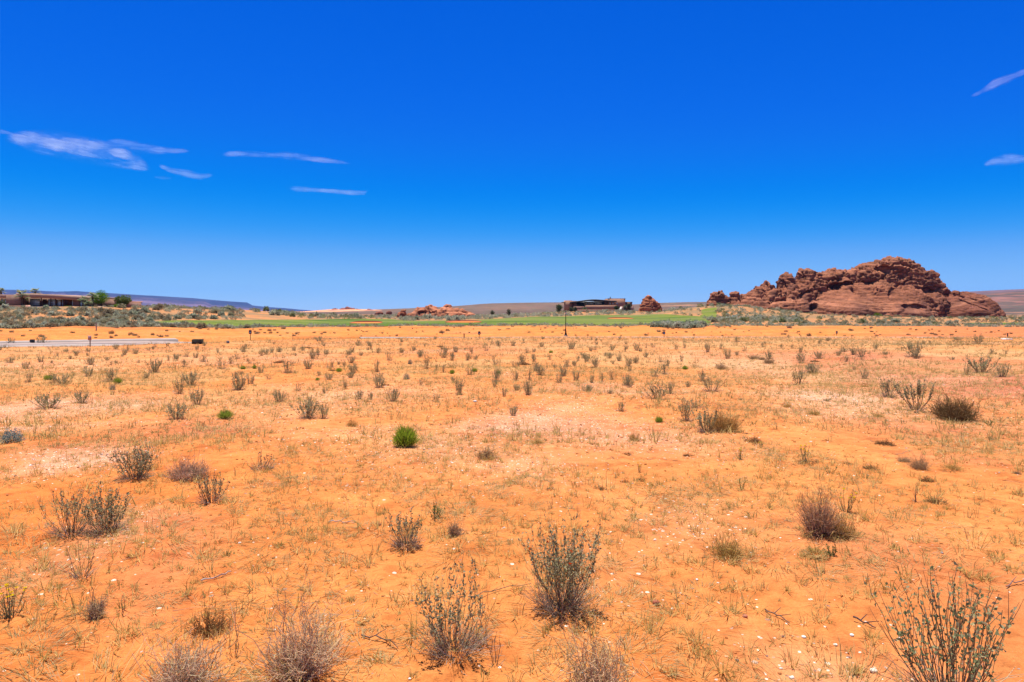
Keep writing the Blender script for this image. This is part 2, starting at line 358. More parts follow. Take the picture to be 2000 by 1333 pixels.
# ------------------------------------------------------------------ fairway and bunkers
def pxline(x0, x1, y0, y1, X): return y0+(y1-y0)*np.clip((X-x0)/(x1-x0), 0, 1)
BUNK = [(715, 631.5, 32, 2.6), (905, 629.8, 36, 2.9), (1212, 622.5, 26, 3.0)]
def fair_mask(X, Y):
    b = X/Y; px = CX+b*F; n = fbm(X/14, Y/18, 1, 3, 91)
    sd = road_sd(X, Y); sd = np.where(Y > 260, 200, sd)
    near = 56+5*n
    row = CY-(G(X, Y, False)+.1-EYE)/Y*F
    top = np.interp(px, [190, 230, 280, 340, 450, 600, 700, 765, 800, 900, 980, 1040, 1100, 1180, 1300, 1370, 1385, 1395], [636, 632, 628.5, 626, 625.5, 624, 623, 623.5, 627.5, 627, 622, 619, 618, 615.5, 613.5, 618, 626, 633])
    m = (sd > near) & (row > top+1.2*n) & (px > 195+25*n) & (px < 1392+20*n) & (Y < 470)
    m |= ((px > 1358+40*n) & (px < 1400) & (Y > 255) & (Y < 300) & (n > -.2))
    m |= ((px > 1895+20*n) & (px < 2100) & (sd > 58) & (Y < 165))
    m |= (np.abs(px-1062) < 22) & (row < 612) & (row > 605.5) & (Y < 470)
    return m
fr = np.geomspace(88, 470, 520); fa = np.linspace(-44, 44, 900)*math.pi/180
FX, FY, FQ = polar(fr, fa, False)
fm = fair_mask(FX.ravel(), FY.ravel())
keep = fm[FQ].all(1); used = np.unique(FQ[keep]); idx = -np.ones(FX.size, int); idx[used] = np.arange(len(used))
fv = np.c_[FX.ravel()[used], FY.ravel()[used]]
base_z = G(fv[:, 0], fv[:, 1], False)
# lie above the coarser ground mesh everywhere
fz = base_z+.10
stripe = fbm(fv[:, 0]/22+fv[:, 1]/60, fv[:, 1]/9, 0, 4, 95)
fc = lerp(np.array([.042, .085, .003]), np.array([.12, .135, .018]), np.clip(.42+1.7*stripe, 0, 1)[:, None])
fc = lerp(fc, np.array([.165, .15, .05]), (sst(.05, .45, fbm(fv[:, 0]/30, fv[:, 1]/7, 4, 4, 97))*.6)[:, None])
fair = mesh_obj('lawn', np.c_[fv, fz], None, col_mat('mown turf', .9, .3, 3, .25, 1.2, .1), None, fc, True, idx[FQ[keep]])
tag(fair, 'bright green mown golf fairway beyond the orange bank', 'fairway', kind='structure')
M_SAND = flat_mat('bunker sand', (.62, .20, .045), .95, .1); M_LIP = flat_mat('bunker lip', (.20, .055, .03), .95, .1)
for (px, py, hw, hh), lb in zip(BUNK, ('orange sand bunker in the fairway between the road sign and the low rock', 'orange sand bunker below the long low red rock', 'orange sand bunker in the fairway below the brown clubhouse')):
    x, y, z = ground_at(px, py+1); n = 28; ang = np.arange(n)*2*math.pi/n; rx = hw/F*y; ry = rx*1.1
    ro = empty('bunker', (x, y, z+.14)); tag(ro, lb, 'sand bunker', kind='structure')
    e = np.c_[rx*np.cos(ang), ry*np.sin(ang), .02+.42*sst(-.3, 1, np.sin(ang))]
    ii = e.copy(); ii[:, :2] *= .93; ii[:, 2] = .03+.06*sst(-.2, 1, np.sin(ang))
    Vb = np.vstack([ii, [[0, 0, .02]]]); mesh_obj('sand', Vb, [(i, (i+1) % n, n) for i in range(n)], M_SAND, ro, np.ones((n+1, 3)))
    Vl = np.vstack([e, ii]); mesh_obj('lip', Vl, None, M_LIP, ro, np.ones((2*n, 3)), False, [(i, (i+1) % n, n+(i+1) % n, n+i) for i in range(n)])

# ------------------------------------------------------------------ far hills
def hill(name, sil, Y0, Y1, Y2, prof, colf, label, step=2.0, rough=.0, nd=60, mat=None, seed=0, zb=-8):
    """sil: photo skyline; the land climbs from Y0 to a rim at Y1 and runs back to Y2"""
    sil = np.array(sil, float); px = np.arange(sil[0, 0], sil[-1, 0]+.1, step); top = np.interp(px, sil[:, 0], sil[:, 1])
    v = np.linspace(0, 1, nd); bq = (px-CX)/F
    rim = EYE+(CY-top)/F*Y1
    vv, ii = np.meshgrid(v, np.arange(len(px)), indexing='ij'); ii = ii.astype(int)
    t = np.clip(vv/.72, 0, 1); Y = np.where(vv < .72, lerp(Y0, Y1, t), lerp(Y1, Y2, (vv-.72)/.28))
    X = bq[ii]*Y1
    X = X*(lerp(.985, 1, t))
    H = rim[ii]
    ridg = np.abs(fbm(X/(Y1*.02), Y/(Y1*.05), 0, 5, seed+3))
    prf = np.where(vv < .72, prof(t), 1.-.05*(vv-.72)/.28)
    Z = zb+(H-zb)*prf
    Z = Z - rough*(H-zb)*ridg*np.sin(np.clip(t, 0, 1)*math.pi)*(vv < .72)
    Z = np.where(vv == 1, zb, Z)
    c = colf(X.ravel(), Y.ravel(), ((Z-zb)/np.maximum(H-zb, 1)).ravel(), px[ii].ravel())
    n, m = X.shape; i, j = np.meshgrid(np.arange(n-1), np.arange(m-1), indexing='ij')
    Q = np.stack([i*m+j, i*m+j+1, (i+1)*m+j+1, (i+1)*m+j], -1).reshape(-1, 4)
    o = mesh_obj(name, np.stack([X.ravel(), Y.ravel(), Z.ravel()], 1), None, mat, None, c, False, Q)
    tag(o, label, 'hill', kind='structure'); return o
M_HILL = col_mat('hill soil', .95, 0, 1, .22, .02, .05); M_NEARHILL = col_mat('scrub hill soil', .95, 0, 1, .3, .08, .05)
def mesa_col(X, Y, h, px):
    s = np.sin(h*24+2.5*fbm(X/900, Y/900, 0, 4, 5))*.5+.5
    c = lerp(np.array([.080, .042, .058]), np.array([.150, .082, .098]), s[:, None])
    c = lerp(c, np.array([.045, .030, .050]), sst(.82, .9, h)[:, None])
    return c*(1+.35*fbm(X/350, Y/350, h*6, 4, 8))[:, None]
hill('mesa', [(-220, 560), (0, 566), (60, 567), (105, 570), (150, 569), (153, 572), (200, 572), (250, 576), (300, 578), (340, 582), (385, 586), (418, 588), (430, 595), (470, 599), (500, 601), (540, 605), (585, 608.6), (600, 611)],
     9500, 11500, 13000, lambda t: np.interp(t, [0, .2, .6, .8, .84, 1], [0, .15, .5, .72, .95, 1.]), mesa_col, 'long flat-topped purple mesa on the horizon behind the brown house', 1.5, .22, 90, M_HILL, 1, -20)
def plain_col(X, Y, h, px):
    n = fbm(X/90, Y/120, 0, 5, 15); d = sst(.15, .4, fbm(X/9, Y/16, 0, 3, 16))
    c = lerp(np.array([.095, .062, .05]), np.array([.145, .086, .064]), np.clip(.5+1.3*n, 0, 1)[:, None])
    c = lerp(c, np.array([.36, .18, .10]), (sst(.25, .5, fbm(X/140, Y/30, 4, 4, 18))*sst(.35, .6, h)*.7)[:, None])
    return lerp(c, np.array([.10, .085, .055]), (d*.75)[:, None])
hill('hill', [(555, 612), (600, 610), (650, 607.5), (700, 606), (760, 604), (800, 602.5), (860, 600), (900, 597.5), (940, 594), (960, 593), (1000, 592), (1050, 591.3), (1090, 591), (1130, 592), (1240, 595), (1290, 592), (1340, 590.5), (1380, 590), (1430, 592), (1500, 596), (1560, 602), (1600, 611)],
     480, 1300, 1700, lambda t: t**1.3, plain_col, 'broad brown scrub-covered rise on the horizon behind the clubhouse', 1.5, .05, 130, M_NEARHILL, 2, -2.2)
def sandr_col(X, Y, h, px):
    c = np.tile(np.array([.52, .25, .135]), (len(X), 1)); r = sst(0., .3, fbm(X/14, Y/20, h*4, 4, 25))*sst(.3, .7, h)
    c = lerp(c, np.array([.34, .13, .10]), r[:, None]); return lerp(c, np.array([.25, .16, .11]), ((1-sst(.05, .45, h+.2*fbm(X/10, Y/20, 0, 3, 26)))*.8)[:, None])
hill('sand_ridge', [(530, 612.5), (560, 611), (590, 609), (620, 606.5), (645, 604.5), (680, 603.5), (700, 604), (740, 606), (790, 612)], 800, 1000, 1080, lambda t: t, sandr_col, 'peach-coloured sand ridge on the horizon where the mesa ends', 1.5, .15, 60, M_NEARHILL, 3, -2.2)
def rhill_col(X, Y, h, px):
    n = fbm(X/60, Y/200, 0, 5, 35)
    c = lerp(np.array([.066, .050, .034]), np.array([.105, .062, .046]), np.clip(.4+1.3*n, 0, 1)[:, None])
    c = lerp(c, np.array([.22, .095, .07]), (sst(.55, .72, h+.12*n)*(1-sst(.84, .93, h))*.8*sst(-.1, .3, fbm(X/45, Y/90, h*9, 4, 36)))[:, None])
    c = lerp(c, np.array([.115, .07, .078]), (sst(.86, .95, h))[:, None]); d = sst(.15, .4, fbm(X/18, Y/60, 0, 3, 37))
    return lerp(c, np.array([.10, .085, .055]), (d*.6*(1-sst(.4, .8, h)))[:, None])
hill('hill', [(1700, 612), (1760, 596), (1830, 579), (1850, 576), (1900, 570), (1950, 567), (2000, 565), (2200, 555)], 700, 2600, 3200, lambda t: t**1.25, rhill_col, 'purple-brown slope with a pinkish band beyond the big red rock', 1.5, .12, 130, M_HILL, 4, -2.2)

# ------------------------------------------------------------------ red rocks
def ico(sub=3):
    import bmesh
    bm = bmesh.new(); bmesh.ops.create_icosphere(bm, subdivisions=sub, radius=1); 
    V = np.array([v.co[:] for v in bm.verts]); T = np.array([[v.index for v in f.verts] for f in bm.faces]); bm.free(); return V, T
IV3, IT3 = ico(4); IV1, IT1 = ico(2)
M_ROCK = None
def rock_material():
    m, t, out = nt('red sandstone'); p = N(t, 'ShaderNodeBsdfPrincipled', Roughness=.92); p.inputs['Specular IOR Level'].default_value = .12
    tc = N(t, 'ShaderNodeTexCoord'); v = tc.outputs['Object']; a = N(t, 'ShaderNodeAttribute', attribute_name='Col')
    mp = N(t, 'ShaderNodeMapping'); mp.inputs['Rotation'].default_value = (0, .16, 0); mp.inputs['Scale'].default_value = (.10, .10, 1.5); lk(t, v, mp.inputs[0])
    n1 = noise(t, mp.outputs[0], 1.2, 6, .6); c = mixc(t, 'MULTIPLY', 1., a.outputs['Color'], ramp(t, n1.outputs[0], [(.3, (.66, .62, .62)), (.5, (1, 1, 1)), (.7, (1.25, 1.25, 1.25))]))
    n2 = noise(t, v, .45, 8, .65); c = mixc(t, 'MULTIPLY', 1., c, ramp(t, n2.outputs[0], [(.3, (.7, .66, .66)), (.7, (1.25, 1.28, 1.3))]))
    lk(t, c, p.inputs['Base Color'])
    b = N(t, 'ShaderNodeBump', Strength=.8, Distance=.5); lk(t, n1.outputs[0], b.inputs['Height'])
    b2 = N(t, 'ShaderNodeBump', Strength=.7, Distance=.5); n3 = noise(t, v, 1.1, 6, .7); lk(t, n3.outputs[0], b2.inputs['Height'])
    lk(t, b.outputs[0], b2.inputs['Normal']); lk(t, b2.outputs[0], p.inputs['Normal']); lk(t, p.outputs[0], out.inputs[0]); return m
M_ROCK = rock_material()
def remesh(V, T, vox):
    o = mesh_obj('tmp', V, T); md = o.modifiers.new('r', 'REMESH'); md.mode = 'VOXEL'; md.voxel_size = vox
    dg = bpy.context.evaluated_depsgraph_get(); ev = o.evaluated_get(dg); me = ev.to_mesh()
    n = len(me.vertices); co = np.zeros(n*3); me.vertices.foreach_get('co', co); no = np.zeros(n*3); me.vertices.foreach_get('normal', no)
    me.calc_loop_triangles(); k = len(me.loop_triangles); tr = np.zeros(k*3, int); me.loop_triangles.foreach_get('vertices', tr)
    ev.to_mesh_clear(); me0 = o.data; bpy.data.objects.remove(o); bpy.data.meshes.remove(me0)
    return co.reshape(-1, 3), no.reshape(-1, 3), tr.reshape(-1, 3)
def melt(P, T, it):
    """smooths the joined lumps into one mass; returns points and normals"""
    E = np.concatenate([T[:, [0, 1]], T[:, [1, 2]], T[:, [2, 0]]]); n = len(P); cnt = np.bincount(E[:, 0], minlength=n)+np.bincount(E[:, 1], minlength=n)
    for _ in range(it):
        S = np.stack([np.bincount(E[:, 0], P[E[:, 1], k], n)+np.bincount(E[:, 1], P[E[:, 0], k], n) for k in range(3)], 1)/np.maximum(cnt, 1)[:, None]; P = P*.4+S*.6
    fn = np.cross(P[T[:, 1]]-P[T[:, 0]], P[T[:, 2]]-P[T[:, 0]]); N_ = np.stack([sum(np.bincount(T[:, j], fn[:, k], n) for j in range(3)) for k in range(3)], 1)
    return P, norm(N_)
def rock(name, lumps, Yd, base_px, vox, label, cells=7., amp=1., caves=(), strata=.5, tilt=.16, seed=0, colr=None, smoothpx=None, cat='rock formation'):
    """lumps: (photo x, top y, half width px, depth offset m, depth radius m, bottom y, exponent)"""
    VV = []; TT = []; n = 0; rr = np.random.default_rng(seed)
    for (x, yt, hw, dy, ry, yb, ex) in lumps:
        yt = yt-(2.6 if cells > 8 else 1.2 if cells > 3 else 0); Y = Yd+dy; s = Y/F; zt = EYE+(CY-yt)*s; zb = EYE+(CY-yb)*s-2.5; rz = zt-zb; rx = hw*s
        U = np.sign(IV3)*np.abs(IV3)**ex; U = U/np.maximum(np.linalg.norm(U, axis=1, keepdims=True)**.0, 1)
        P = U*np.array([rx, ry, rz])+np.array([(x-CX)*s, Y, zb]); VV.append(P); TT.append(IT3+n); n += len(P)
    P, Nn, T = remesh(np.concatenate(VV), np.concatenate(TT), vox)
    P, Nn = melt(P, T, int(round(3.2*cells)))
    if cells > 3: P = P+Nn*(.10*cells*fbm(P[:, 0]/(cells*1.3), P[:, 1]/(cells*1.3), P[:, 2]/(cells*1.3), 3, seed+40))[:, None]
    zb0 = EYE+(CY-base_px)*Yd/F
    # big rounded boulders with creases
    W = P.copy(); W[:, 0] += 2.5*fbm(P[:, 0]/9, P[:, 1]/9, P[:, 2]/9, 3, seed+1); W[:, 2] += 2.*fbm(P[:, 0]/9, P[:, 1]/9, P[:, 2]/9+7, 3, seed+2)
    f1, f2 = worley(W/np.array([cells, cells, cells*.62]), seed); crease = sst(0, .28, f2-f1)
    px = CX+P[:, 0]/P[:, 1]*F; py = CY-(P[:, 2]-EYE)/P[:, 1]*F
    sm = np.ones(len(P))
    if smoothpx is not None: sm = 1-.8*smoothpx(px, py)
    Wb = W/np.array([cells, cells, cells*.5]); cr = cellrand(Wb, seed); cr2 = cellrand(Wb*2.1+11, seed+5)
    fa1, fa2 = worley(Wb, seed); fb1, fb2 = worley(Wb*2.1+11, seed+5)
    d = amp*sm*(.85*cr*sst(0, .12, fa2-fa1)+.22*cr2*sst(0, .15, fb2-fb1)-1.1*sst(.09, 0, fa2-fa1)-.25*sst(.10, 0, fb2-fb1))
    # bedding: broken ledges that overhang along a tilted layer height
    zz = P[:, 2]+tilt*P[:, 0]*.55+1.3*fbm(P[:, 0]/14, P[:, 1]/14, P[:, 2]/14, 3, seed+6)
    def ledge(per, off, sd_):
        p = np.mod(zz/per+off+.35*vnoise(P[:, 0]/9, P[:, 1]/9, 0, sd_), 1.); return sst(0, .55, p)-sst(.80, 1., p)-.45
    br = np.clip(.5+1.5*fbm(P[:, 0]/7, P[:, 1]/7, P[:, 2]/4, 3, seed+7), 0, 1.3)
    fr_ = 1-np.abs(Nn[:, 2])*.75
    d = d+strata*fr_*lerp(.35, 1, sm)*(1.7*br*ledge(4.6, .1, seed+8)+.9*ledge(1.8, .4, seed+9))
    frac = np.abs(fbm(P[:, 0]/5.5, P[:, 1]/5.5, P[:, 2]/11, 4, seed+10)); d = d-amp*1.5*sst(.10, .0, frac)*sm
    rough = fbm(P[:, 0]/2.6, P[:, 1]/2.6, P[:, 2]/1.5, 4, seed+11); d = d+.42*amp*rough*lerp(.3, 1, sm)+amp*.7*sst(.15, .5, vnoise(P[:, 0]/2.6, P[:, 1]/2.6, P[:, 2]/2.6, seed+31))*sst(.25, .7, Nn[:, 2])*sm
    Q = P+Nn*d[:, None]
    for (cx, cy, a, b, dep, ang) in caves:
        u = (px-cx)*math.cos(ang)+(py-cy)*math.sin(ang); w = -(px-cx)*math.sin(ang)+(py-cy)*math.cos(ang)
        k = sst(1.15, .55, np.sqrt((u/a)**2+(w/b)**2)+.25*fbm(P[:, 0]/3, P[:, 1]/3, P[:, 2]/3, 3, seed+12))*(Nn[:, 1] < .35)
        Q[:, 1] += dep*k; Q[:, 2] += .25*b*Yd/F*k
    c0 = np.array([.27, .112, .056]) if colr is None else np.array(colr)
    v = fbm(P[:, 0]/6, P[:, 1]/6, P[:, 2]/3, 4, seed+13)
    c = c0*(1+.35*v)[:, None]; c = lerp(c, np.array([.40, .19, .10]), (sst(.0, .6, vnoise(zz*.8, 1, 0, seed+14))*.45)[:, None]); c = lerp(c, np.array([.13, .06, .042]), (sst(.1, .5, fbm(P[:, 0]/10, P[:, 1]/10, P[:, 2]/18, 4, seed+15))*.6)[:, None])
    band = vnoise(zz*2.0+.5*fbm(P[:, 0]/4, P[:, 1]/4, P[:, 2]/4, 3, seed+21), 2, 0, seed+20); c = c*(1-.5*sst(.25, .6, band)*np.clip(1-np.abs(Nn[:, 2])*.6, 0, 1))[:, None]*(1+.22*sst(-.2, -.6, band))[:, None]
    c = c*np.array([.80, .70, .72])
    o = mesh_obj(name, Q, T, M_ROCK, None, np.clip(c, .02, .8), False); tag(o, label, cat); return o
BIG = [(1437, 572, 15, -4, 5, 600, .9), (1455, 575, 20, -3, 7, 602, .9), (1478, 560, 20, -2, 8, 604, .85), (1497, 547, 24, 2, 9, 606, .85), (1470, 582, 34, -8, 8, 604, .9), (1535, 533, 23, 4, 11, 607, .85),
       (1515, 566, 34, -6, 9, 607, .85), (1550, 548, 26, -2, 9, 606, .85), (1577, 524, 27, 5, 13, 608, .85), (1566, 556, 36, -6, 10, 609, .85), (1605, 532, 24, 8, 13, 610, .85), (1632, 526, 33, 8, 15, 612, .75), (1660, 527, 26, 10, 15, 612, .8),
       (1690, 513, 34, 9, 17, 613, .8), (1712, 510, 22, 6, 16, 613, .8), (1733, 501, 30, 10, 18, 614, .78), (1757, 506, 28, 11, 18, 614, .8), (1778, 516, 36, 12, 18, 615, .8), (1802, 533, 30, 12, 17, 616, .85), (1818, 550, 26, 10, 15, 616, .9), (1765, 545, 62, 6, 17, 616, .9),
       (1640, 572, 75, -10, 15, 612, 1.), (1700, 556, 95, -9, 18, 615, 1.), (1760, 566, 70, -12, 17, 617, 1.), (1670, 585, 95, -18, 16, 614, 1.), (1745, 590, 85, -20, 16, 617, 1.), (1540, 586, 70, -12, 12, 608, .95), (1480, 588, 60, -10, 10, 604, .95), (1815, 580, 46, -6, 14, 618, .9), (1785, 588, 45, -16, 12, 618, .95), (1600, 590, 60, -14, 10, 611, .95), (1845, 575, 22, 10, 12, 618, .9)]
CAVES = [(1655, 562, 34, 9, 5., 0.05), (1700, 553, 30, 5, 3.2, -.12), (1815, 569, 15, 9, 4.5, .3), (1727, 527, 20, 6, 3.5, .15), (1590, 602, 9, 9, 4., -.9), (1642, 545, 20, 4, 2.5, -.05), (1785, 602, 22, 7, 3.2, .1), (1575, 572, 16, 4, 2.5, -.4), (1745, 575, 10, 10, 2., 0), (1520, 590, 24, 3, 2., -.2), (1760, 543, 8, 8, 2.2, .4)]
big_rock = rock('rock_outcrop', BIG, 342, 608, .62, 'biggest red-brown sandstone outcrop rising in ridges with dark caves under its cap', 10., 1.1, CAVES, .8, .20, 101, None, lambda px, py: np.maximum(sst(562, 580, py)*sst(1580, 1625, px), sst(585, 596, py)*.8)*sst(1850, 1800, px))
rock('rock_outcrop', [(1392, 574, 11, 0, 4, 598, .85), (1403, 569, 15, 0, 5, 598, .8), (1416, 579, 12, 1, 4, 598, .9), (1402, 588, 26, -1, 6, 598, 1.)], 336, 598, .42, 'small separate red knob at the low tail of the biggest outcrop', 3.5, .55, (), .35, .1, 131)
rock('rock_outcrop', [(1882, 571, 40, 0, 14, 619, 1.), (1900, 574, 45, 2, 14, 619, 1.), (1862, 580, 48, -3, 13, 619, 1.), (1915, 590, 38, 0, 12, 620, 1.), (1868, 568, 9, -2, 5, 590, .8), (1884, 570, 10, 0, 5, 590, .8), (1901, 573, 11, 1, 5, 592, .8), (1880, 592, 62, -8, 12, 620, 1.)], 338, 620, .5,
     'smooth dark red dome beside the big outcrop, its top edge crumbling', 9, .45, [(1900, 596, 40, 2.2, 1.2, .35), (1880, 580, 34, 2, 1., .3)], .5, -.30, 141, (.22, .088, .048), lambda px, py: sst(580, 590, py)*.8)
rock('rock_outcrop', [(1265, 577.6, 9, 0, 5, 598, .85), (1259, 585, 8, -1, 5, 598, .9), (1271, 583, 9, 0, 5, 598, .9), (1281, 591, 10, 0, 4, 598, .95), (1263, 590, 15, -2, 5, 598, .95), (1288, 593.5, 5, -1, 3, 598, .95)], 400, 598, .42,
     'small pointed orange-red rock standing beside the clubhouse', 4, .5, (), .3, .2, 151, (.38, .15, .07))
rock('rock_outcrop', [(842, 597, 17, 0, 8, 620, .9), (824, 601, 22, 0, 8, 620, .9), (812, 608, 20, -2, 7, 620, .95), (875, 599, 16, 2, 7, 620, .9), (895, 604, 24, 1, 7, 620, .95), (916, 610, 18, 1, 6, 620, .95), (860, 604, 48, -3, 8, 620, .95), (838, 596, 5, 1, 3, 606, .8), (873, 597, 6, 1, 3, 606, .8)], 300, 620, .42,
     'long low orange-red rock behind the middle of the fairway', 5, .6, [(835, 612, 20, 4, 1.8, 0)], .35, .05, 161, (.38, .15, .07))
rock('rock_outcrop', [(786, 607, 8, 0, 3, 620, .7), (789, 603, 4, 0, 2, 610, .8), (780, 611, 6, 0, 3, 620, .8)], 300, 618, .35, 'little blocky red rock at the end of the long low rock', 2.5, .3, (), .25, 0, 171, (.38, .14, .07))
for k, (x, y, w, lb) in enumerate([(678, 602, 20, 'tallest of the dark red crags on the peach sand ridge'), (655, 605, 12, 'dark red crag low on the mesa side of the sand ridge'), (697, 604.5, 14, 'dark red crag on the clubhouse side of the sand ridge'), (722, 604.5, 10, 'last small dark crag where the sand ridge meets the brown rise')]):
    rock('rock_crag', [(x, y-1.5, w*.35, 0, 6, y+5, .8), (x-w*.5, y+.5, w*.4, 0, 6, y+5, .85), (x+w*.5, y, w*.45, 0, 6, y+5, .85)], 985, y+5, 1.1, lb, 6, .9, (), .5, 0, 180+k, (.27, .115, .085), cat='rock')
for k, (x, y, w, lb) in enumerate([(740, 608.5, 8, 'flat dark rock slab on the brown rise, nearer the sand ridge'), (760, 608.5, 6, 'flat dark rock slab on the brown rise, nearer the long low rock'), (728, 617, 10, 'low red boulder pile just behind the fairway, beside the sand bunker')]):
    rock('rock_slab', [(x, y, w, 0, 3, y+4, .8), (x+w*.5, y+.6, w*.7, 1, 3, y+4, .8)], 330 if k == 2 else 560, y+3, .5, lb, 4, .5, (), .3, 0, 190+k, (.30, .12, .075), cat='rock')

# ------------------------------------------------------------------ buildings
def zpx(py, Y): return EYE+(CY-py)*Y/F
def xpx(px, Y): return (px-CX)*Y/F
def glass_mat():
    m, t, out = nt('window glass'); p = N(t, 'ShaderNodeBsdfPrincipled', Roughness=.12, Metallic=.15); p.inputs['Base Color'].default_value = (.60, .80, .82, 1); p.inputs['Specular IOR Level'].default_value = .8
    lk(t, p.outputs[0], out.inputs[0]); return m
M_GLASS = glass_mat()
M_BROWN = flat_mat('brown stucco', (.25, .145, .105), .9, .15, 0, .15, 1.5); M_DARKW = flat_mat('dark timber', (.07, .035, .025), .7, .2, 0, .2, 4)
M_FASC = flat_mat('roof fascia', (.31, .185, .135), .75, .2, 0, .12, 2); M_TERR = flat_mat('dark stone', (.13, .105, .12), .9, .15, 0, .3, 2.5); M_PINK = flat_mat('pinkish stucco', (.55, .30, .22), .85, .15, 0, .1, 2)
M_TAN = flat_mat('tan stucco', (.36, .19, .125), .9, .15, 0, .12, .8); M_TAN2 = flat_mat('brown block wall', (.28, .15, .11), .9, .15, 0, .15, .8); M_ROOFD = flat_mat('dark metal roof', (.035, .03, .035), .5, .4, 0, .15, .6); M_PALE = flat_mat('pale concrete steps', (.62, .55, .50), .85, .15, 0, .1, 1)
M_STEEL = flat_mat('dark steel', (.03, .03, .035), .5, .4); M_RETAIN = flat_mat('mauve gravel bank', (.33, .22, .19), .95, .1, 0, .25, 1.5)
def pbox(parent, name, mat, x0, x1, yt, yb, Y0, Y1, Yref, label=None):
    """a box seen between photo columns x0..x1 and rows yt..yb when it stands at depth Yref; Y0..Y1 its real depth"""
    b = MB().box(xpx(x0, Yref), xpx(x1, Yref), Y0, Y1, zpx(yb, Yref), zpx(yt, Yref)); o = b.build(name, mat, None)
    o.data.transform(__import__('mathutils').Matrix.Translation(-Vector(parent.location))); o.parent = parent
    if label: o['label'] = label
    return o
def window(parent, x0, x1, yt, yb, Y, fm=None, mull=0, label=None):
    f = .35
    b = MB(); X0, X1, Z0, Z1 = xpx(x0, Y), xpx(x1, Y), zpx(yb, Y), zpx(yt, Y); w = .07
    b.box(X0, X0+w, Y-.08, Y, Z0, Z1); b.box(X1-w, X1, Y-.08, Y, Z0, Z1); b.box(X0+w, X1-w, Y-.08, Y, Z0, Z0+w); b.box(X0+w, X1-w, Y-.08, Y, Z1-w, Z1)
    for k in range(mull): xm = X0+(X1-X0)*(k+1)/(mull+1); b.box(xm-.04, xm+.04, Y-.08, Y, Z0+w, Z1-w)
    L = Vector(parent.location); mt = __import__('mathutils').Matrix.Translation(-L)
    o = b.build('window', fm or M_STEEL); o.data.transform(mt); o.parent = parent
    g = MB().box(X0+w, X1-w, Y-.035, Y-.01, Z0+w, Z1-w).build('pane', M_GLASS); g.data.transform(mt); g.parent = o
    if label: o['label'] = label
    return o
HY = 168.
hx, hz = xpx(75, HY), GZ(xpx(75, HY), HY)-.4
house = empty('house', (hx, HY, hz)); tag(house, 'low brown flat-roofed house with large windows on the sagebrush slope', 'house')
def curved_slab(parent, name, mat, pts, Yf, Yb, thick, Yref):
    """roof slab whose front edge runs through photo points (x, top y); Yf front depth per point"""
    n = len(pts); V = []
    for (x, y), yf in zip(pts, Yf):
        X, Z = xpx(x, Yref), zpx(y, Yref); V += [(X, yf, Z), (X, yf, Z-thick), (X, Yb, Z-thick), (X, Yb, Z)]
    Q = []
    for i in range(n-1):
        a = i*4; b = a+4
        Q += [(a, a+1, b+1, b), (a+1, a+2, b+2, b+1), (a+2, a+3, b+3, b+2), (a+3, a, b, b+3)]
    Q += [(0, 3, 2, 1), ((n-1)*4, (n-1)*4+1, (n-1)*4+2, (n-1)*4+3)]
    V = np.array(V)-np.array(parent.location)
    o = mesh_obj(name, V, None, mat, parent, np.ones((len(V), 3)), False, Q); return o
pbox(house, 'wall', M_BROWN, -70, 150, 581.6, 608, HY+.3, HY+9, HY)
curved_slab(house, 'roof', M_FASC, [(55, 574.9), (75, 574.8), (95, 575.2), (115, 576.2), (130, 577.2), (142, 578.3), (152, 579.4)], [HY-3.0, HY-3.3, HY-3.3, HY-3., HY-2.4, HY-1.6, HY-.6], HY+9.5, .98, HY)
curved_slab(house, 'roof', M_FASC, [(-72, 575.2), (-20, 575.6), (15, 576.0), (33, 576.3)], [HY-2.2]*4, HY+9.3, .82, HY)
pbox(house, 'roof', M_PINK, 8, 34, 572.6, 576, HY+4, HY+9, HY, 'pinkish raised roof block')
pbox(house, 'wall', M_BROWN, 27, 54, 576.6, 604, HY-2.6, HY+.2, HY, 'projecting brown wall block')
window(house, 59, 78.5, 583.8, 597.3, HY+.28, None, 0, 'widest pale blue window'); window(house, 94, 110.5, 585, 597.3, HY+.28, None, 1); window(house, 112, 119.5, 585.5, 599.5, HY+.28); window(house, 121, 124, 585.5, 599.5, HY+.28)
window(house, 52.0, 56, 585, 595, HY+.28); window(house, 2, 7, 583.5, 594, HY+.28); window(house, 9, 15, 583.5, 595, HY+.28); window(house, 16.8, 22.5, 583.5, 595, HY+.28); window(house, -30, -8, 583.5, 595, HY+.28)
pbox(house, 'door', M_DARKW, 82, 90, 585, 599, HY+.18, HY+.28, HY); pbox(house, 'panel', M_DARKW, 125, 139.5, 583.5, 600, HY+.16, HY+.28, HY, 'dark brown timber wall panel'); window(house, 140.5, 143.5, 586, 598, HY+.28)
for x in (57.5, 111, 120.2, 92.5): pbox(house, 'post', M_DARKW, x-.55, x+.55, 582.2, 604, HY-2.3, HY-2.05, HY)
pbox(house, 'wall', M_BROWN, 150.2, 190, 584, 606, HY+1, HY+9, HY); pbox(house, 'roof', M_FASC, 143, 196, 580.8, 584, HY+.2, HY+9.2, HY); window(house, 157, 161, 589, 600, HY+.98)
pbox(house, 'wall', M_BROWN, 206, 229, 590, 606, HY+5, HY+11, HY); pbox(house, 'roof', M_PINK, 205, 230, 588, 590, HY+4.4, HY+11.3, HY, 'low pinkish roof end')
tw = empty('terrace_wall', (xpx(98, HY-5), HY-5, GZ(xpx(98, HY-5), HY-5)-.3)); tag(tw, 'dark stone terrace wall running below the house windows', 'wall')
pbox(tw, 'stonework', M_TERR, 58.5, 140.5, 599, 610, HY-5, HY-4.4, HY-4.4); 
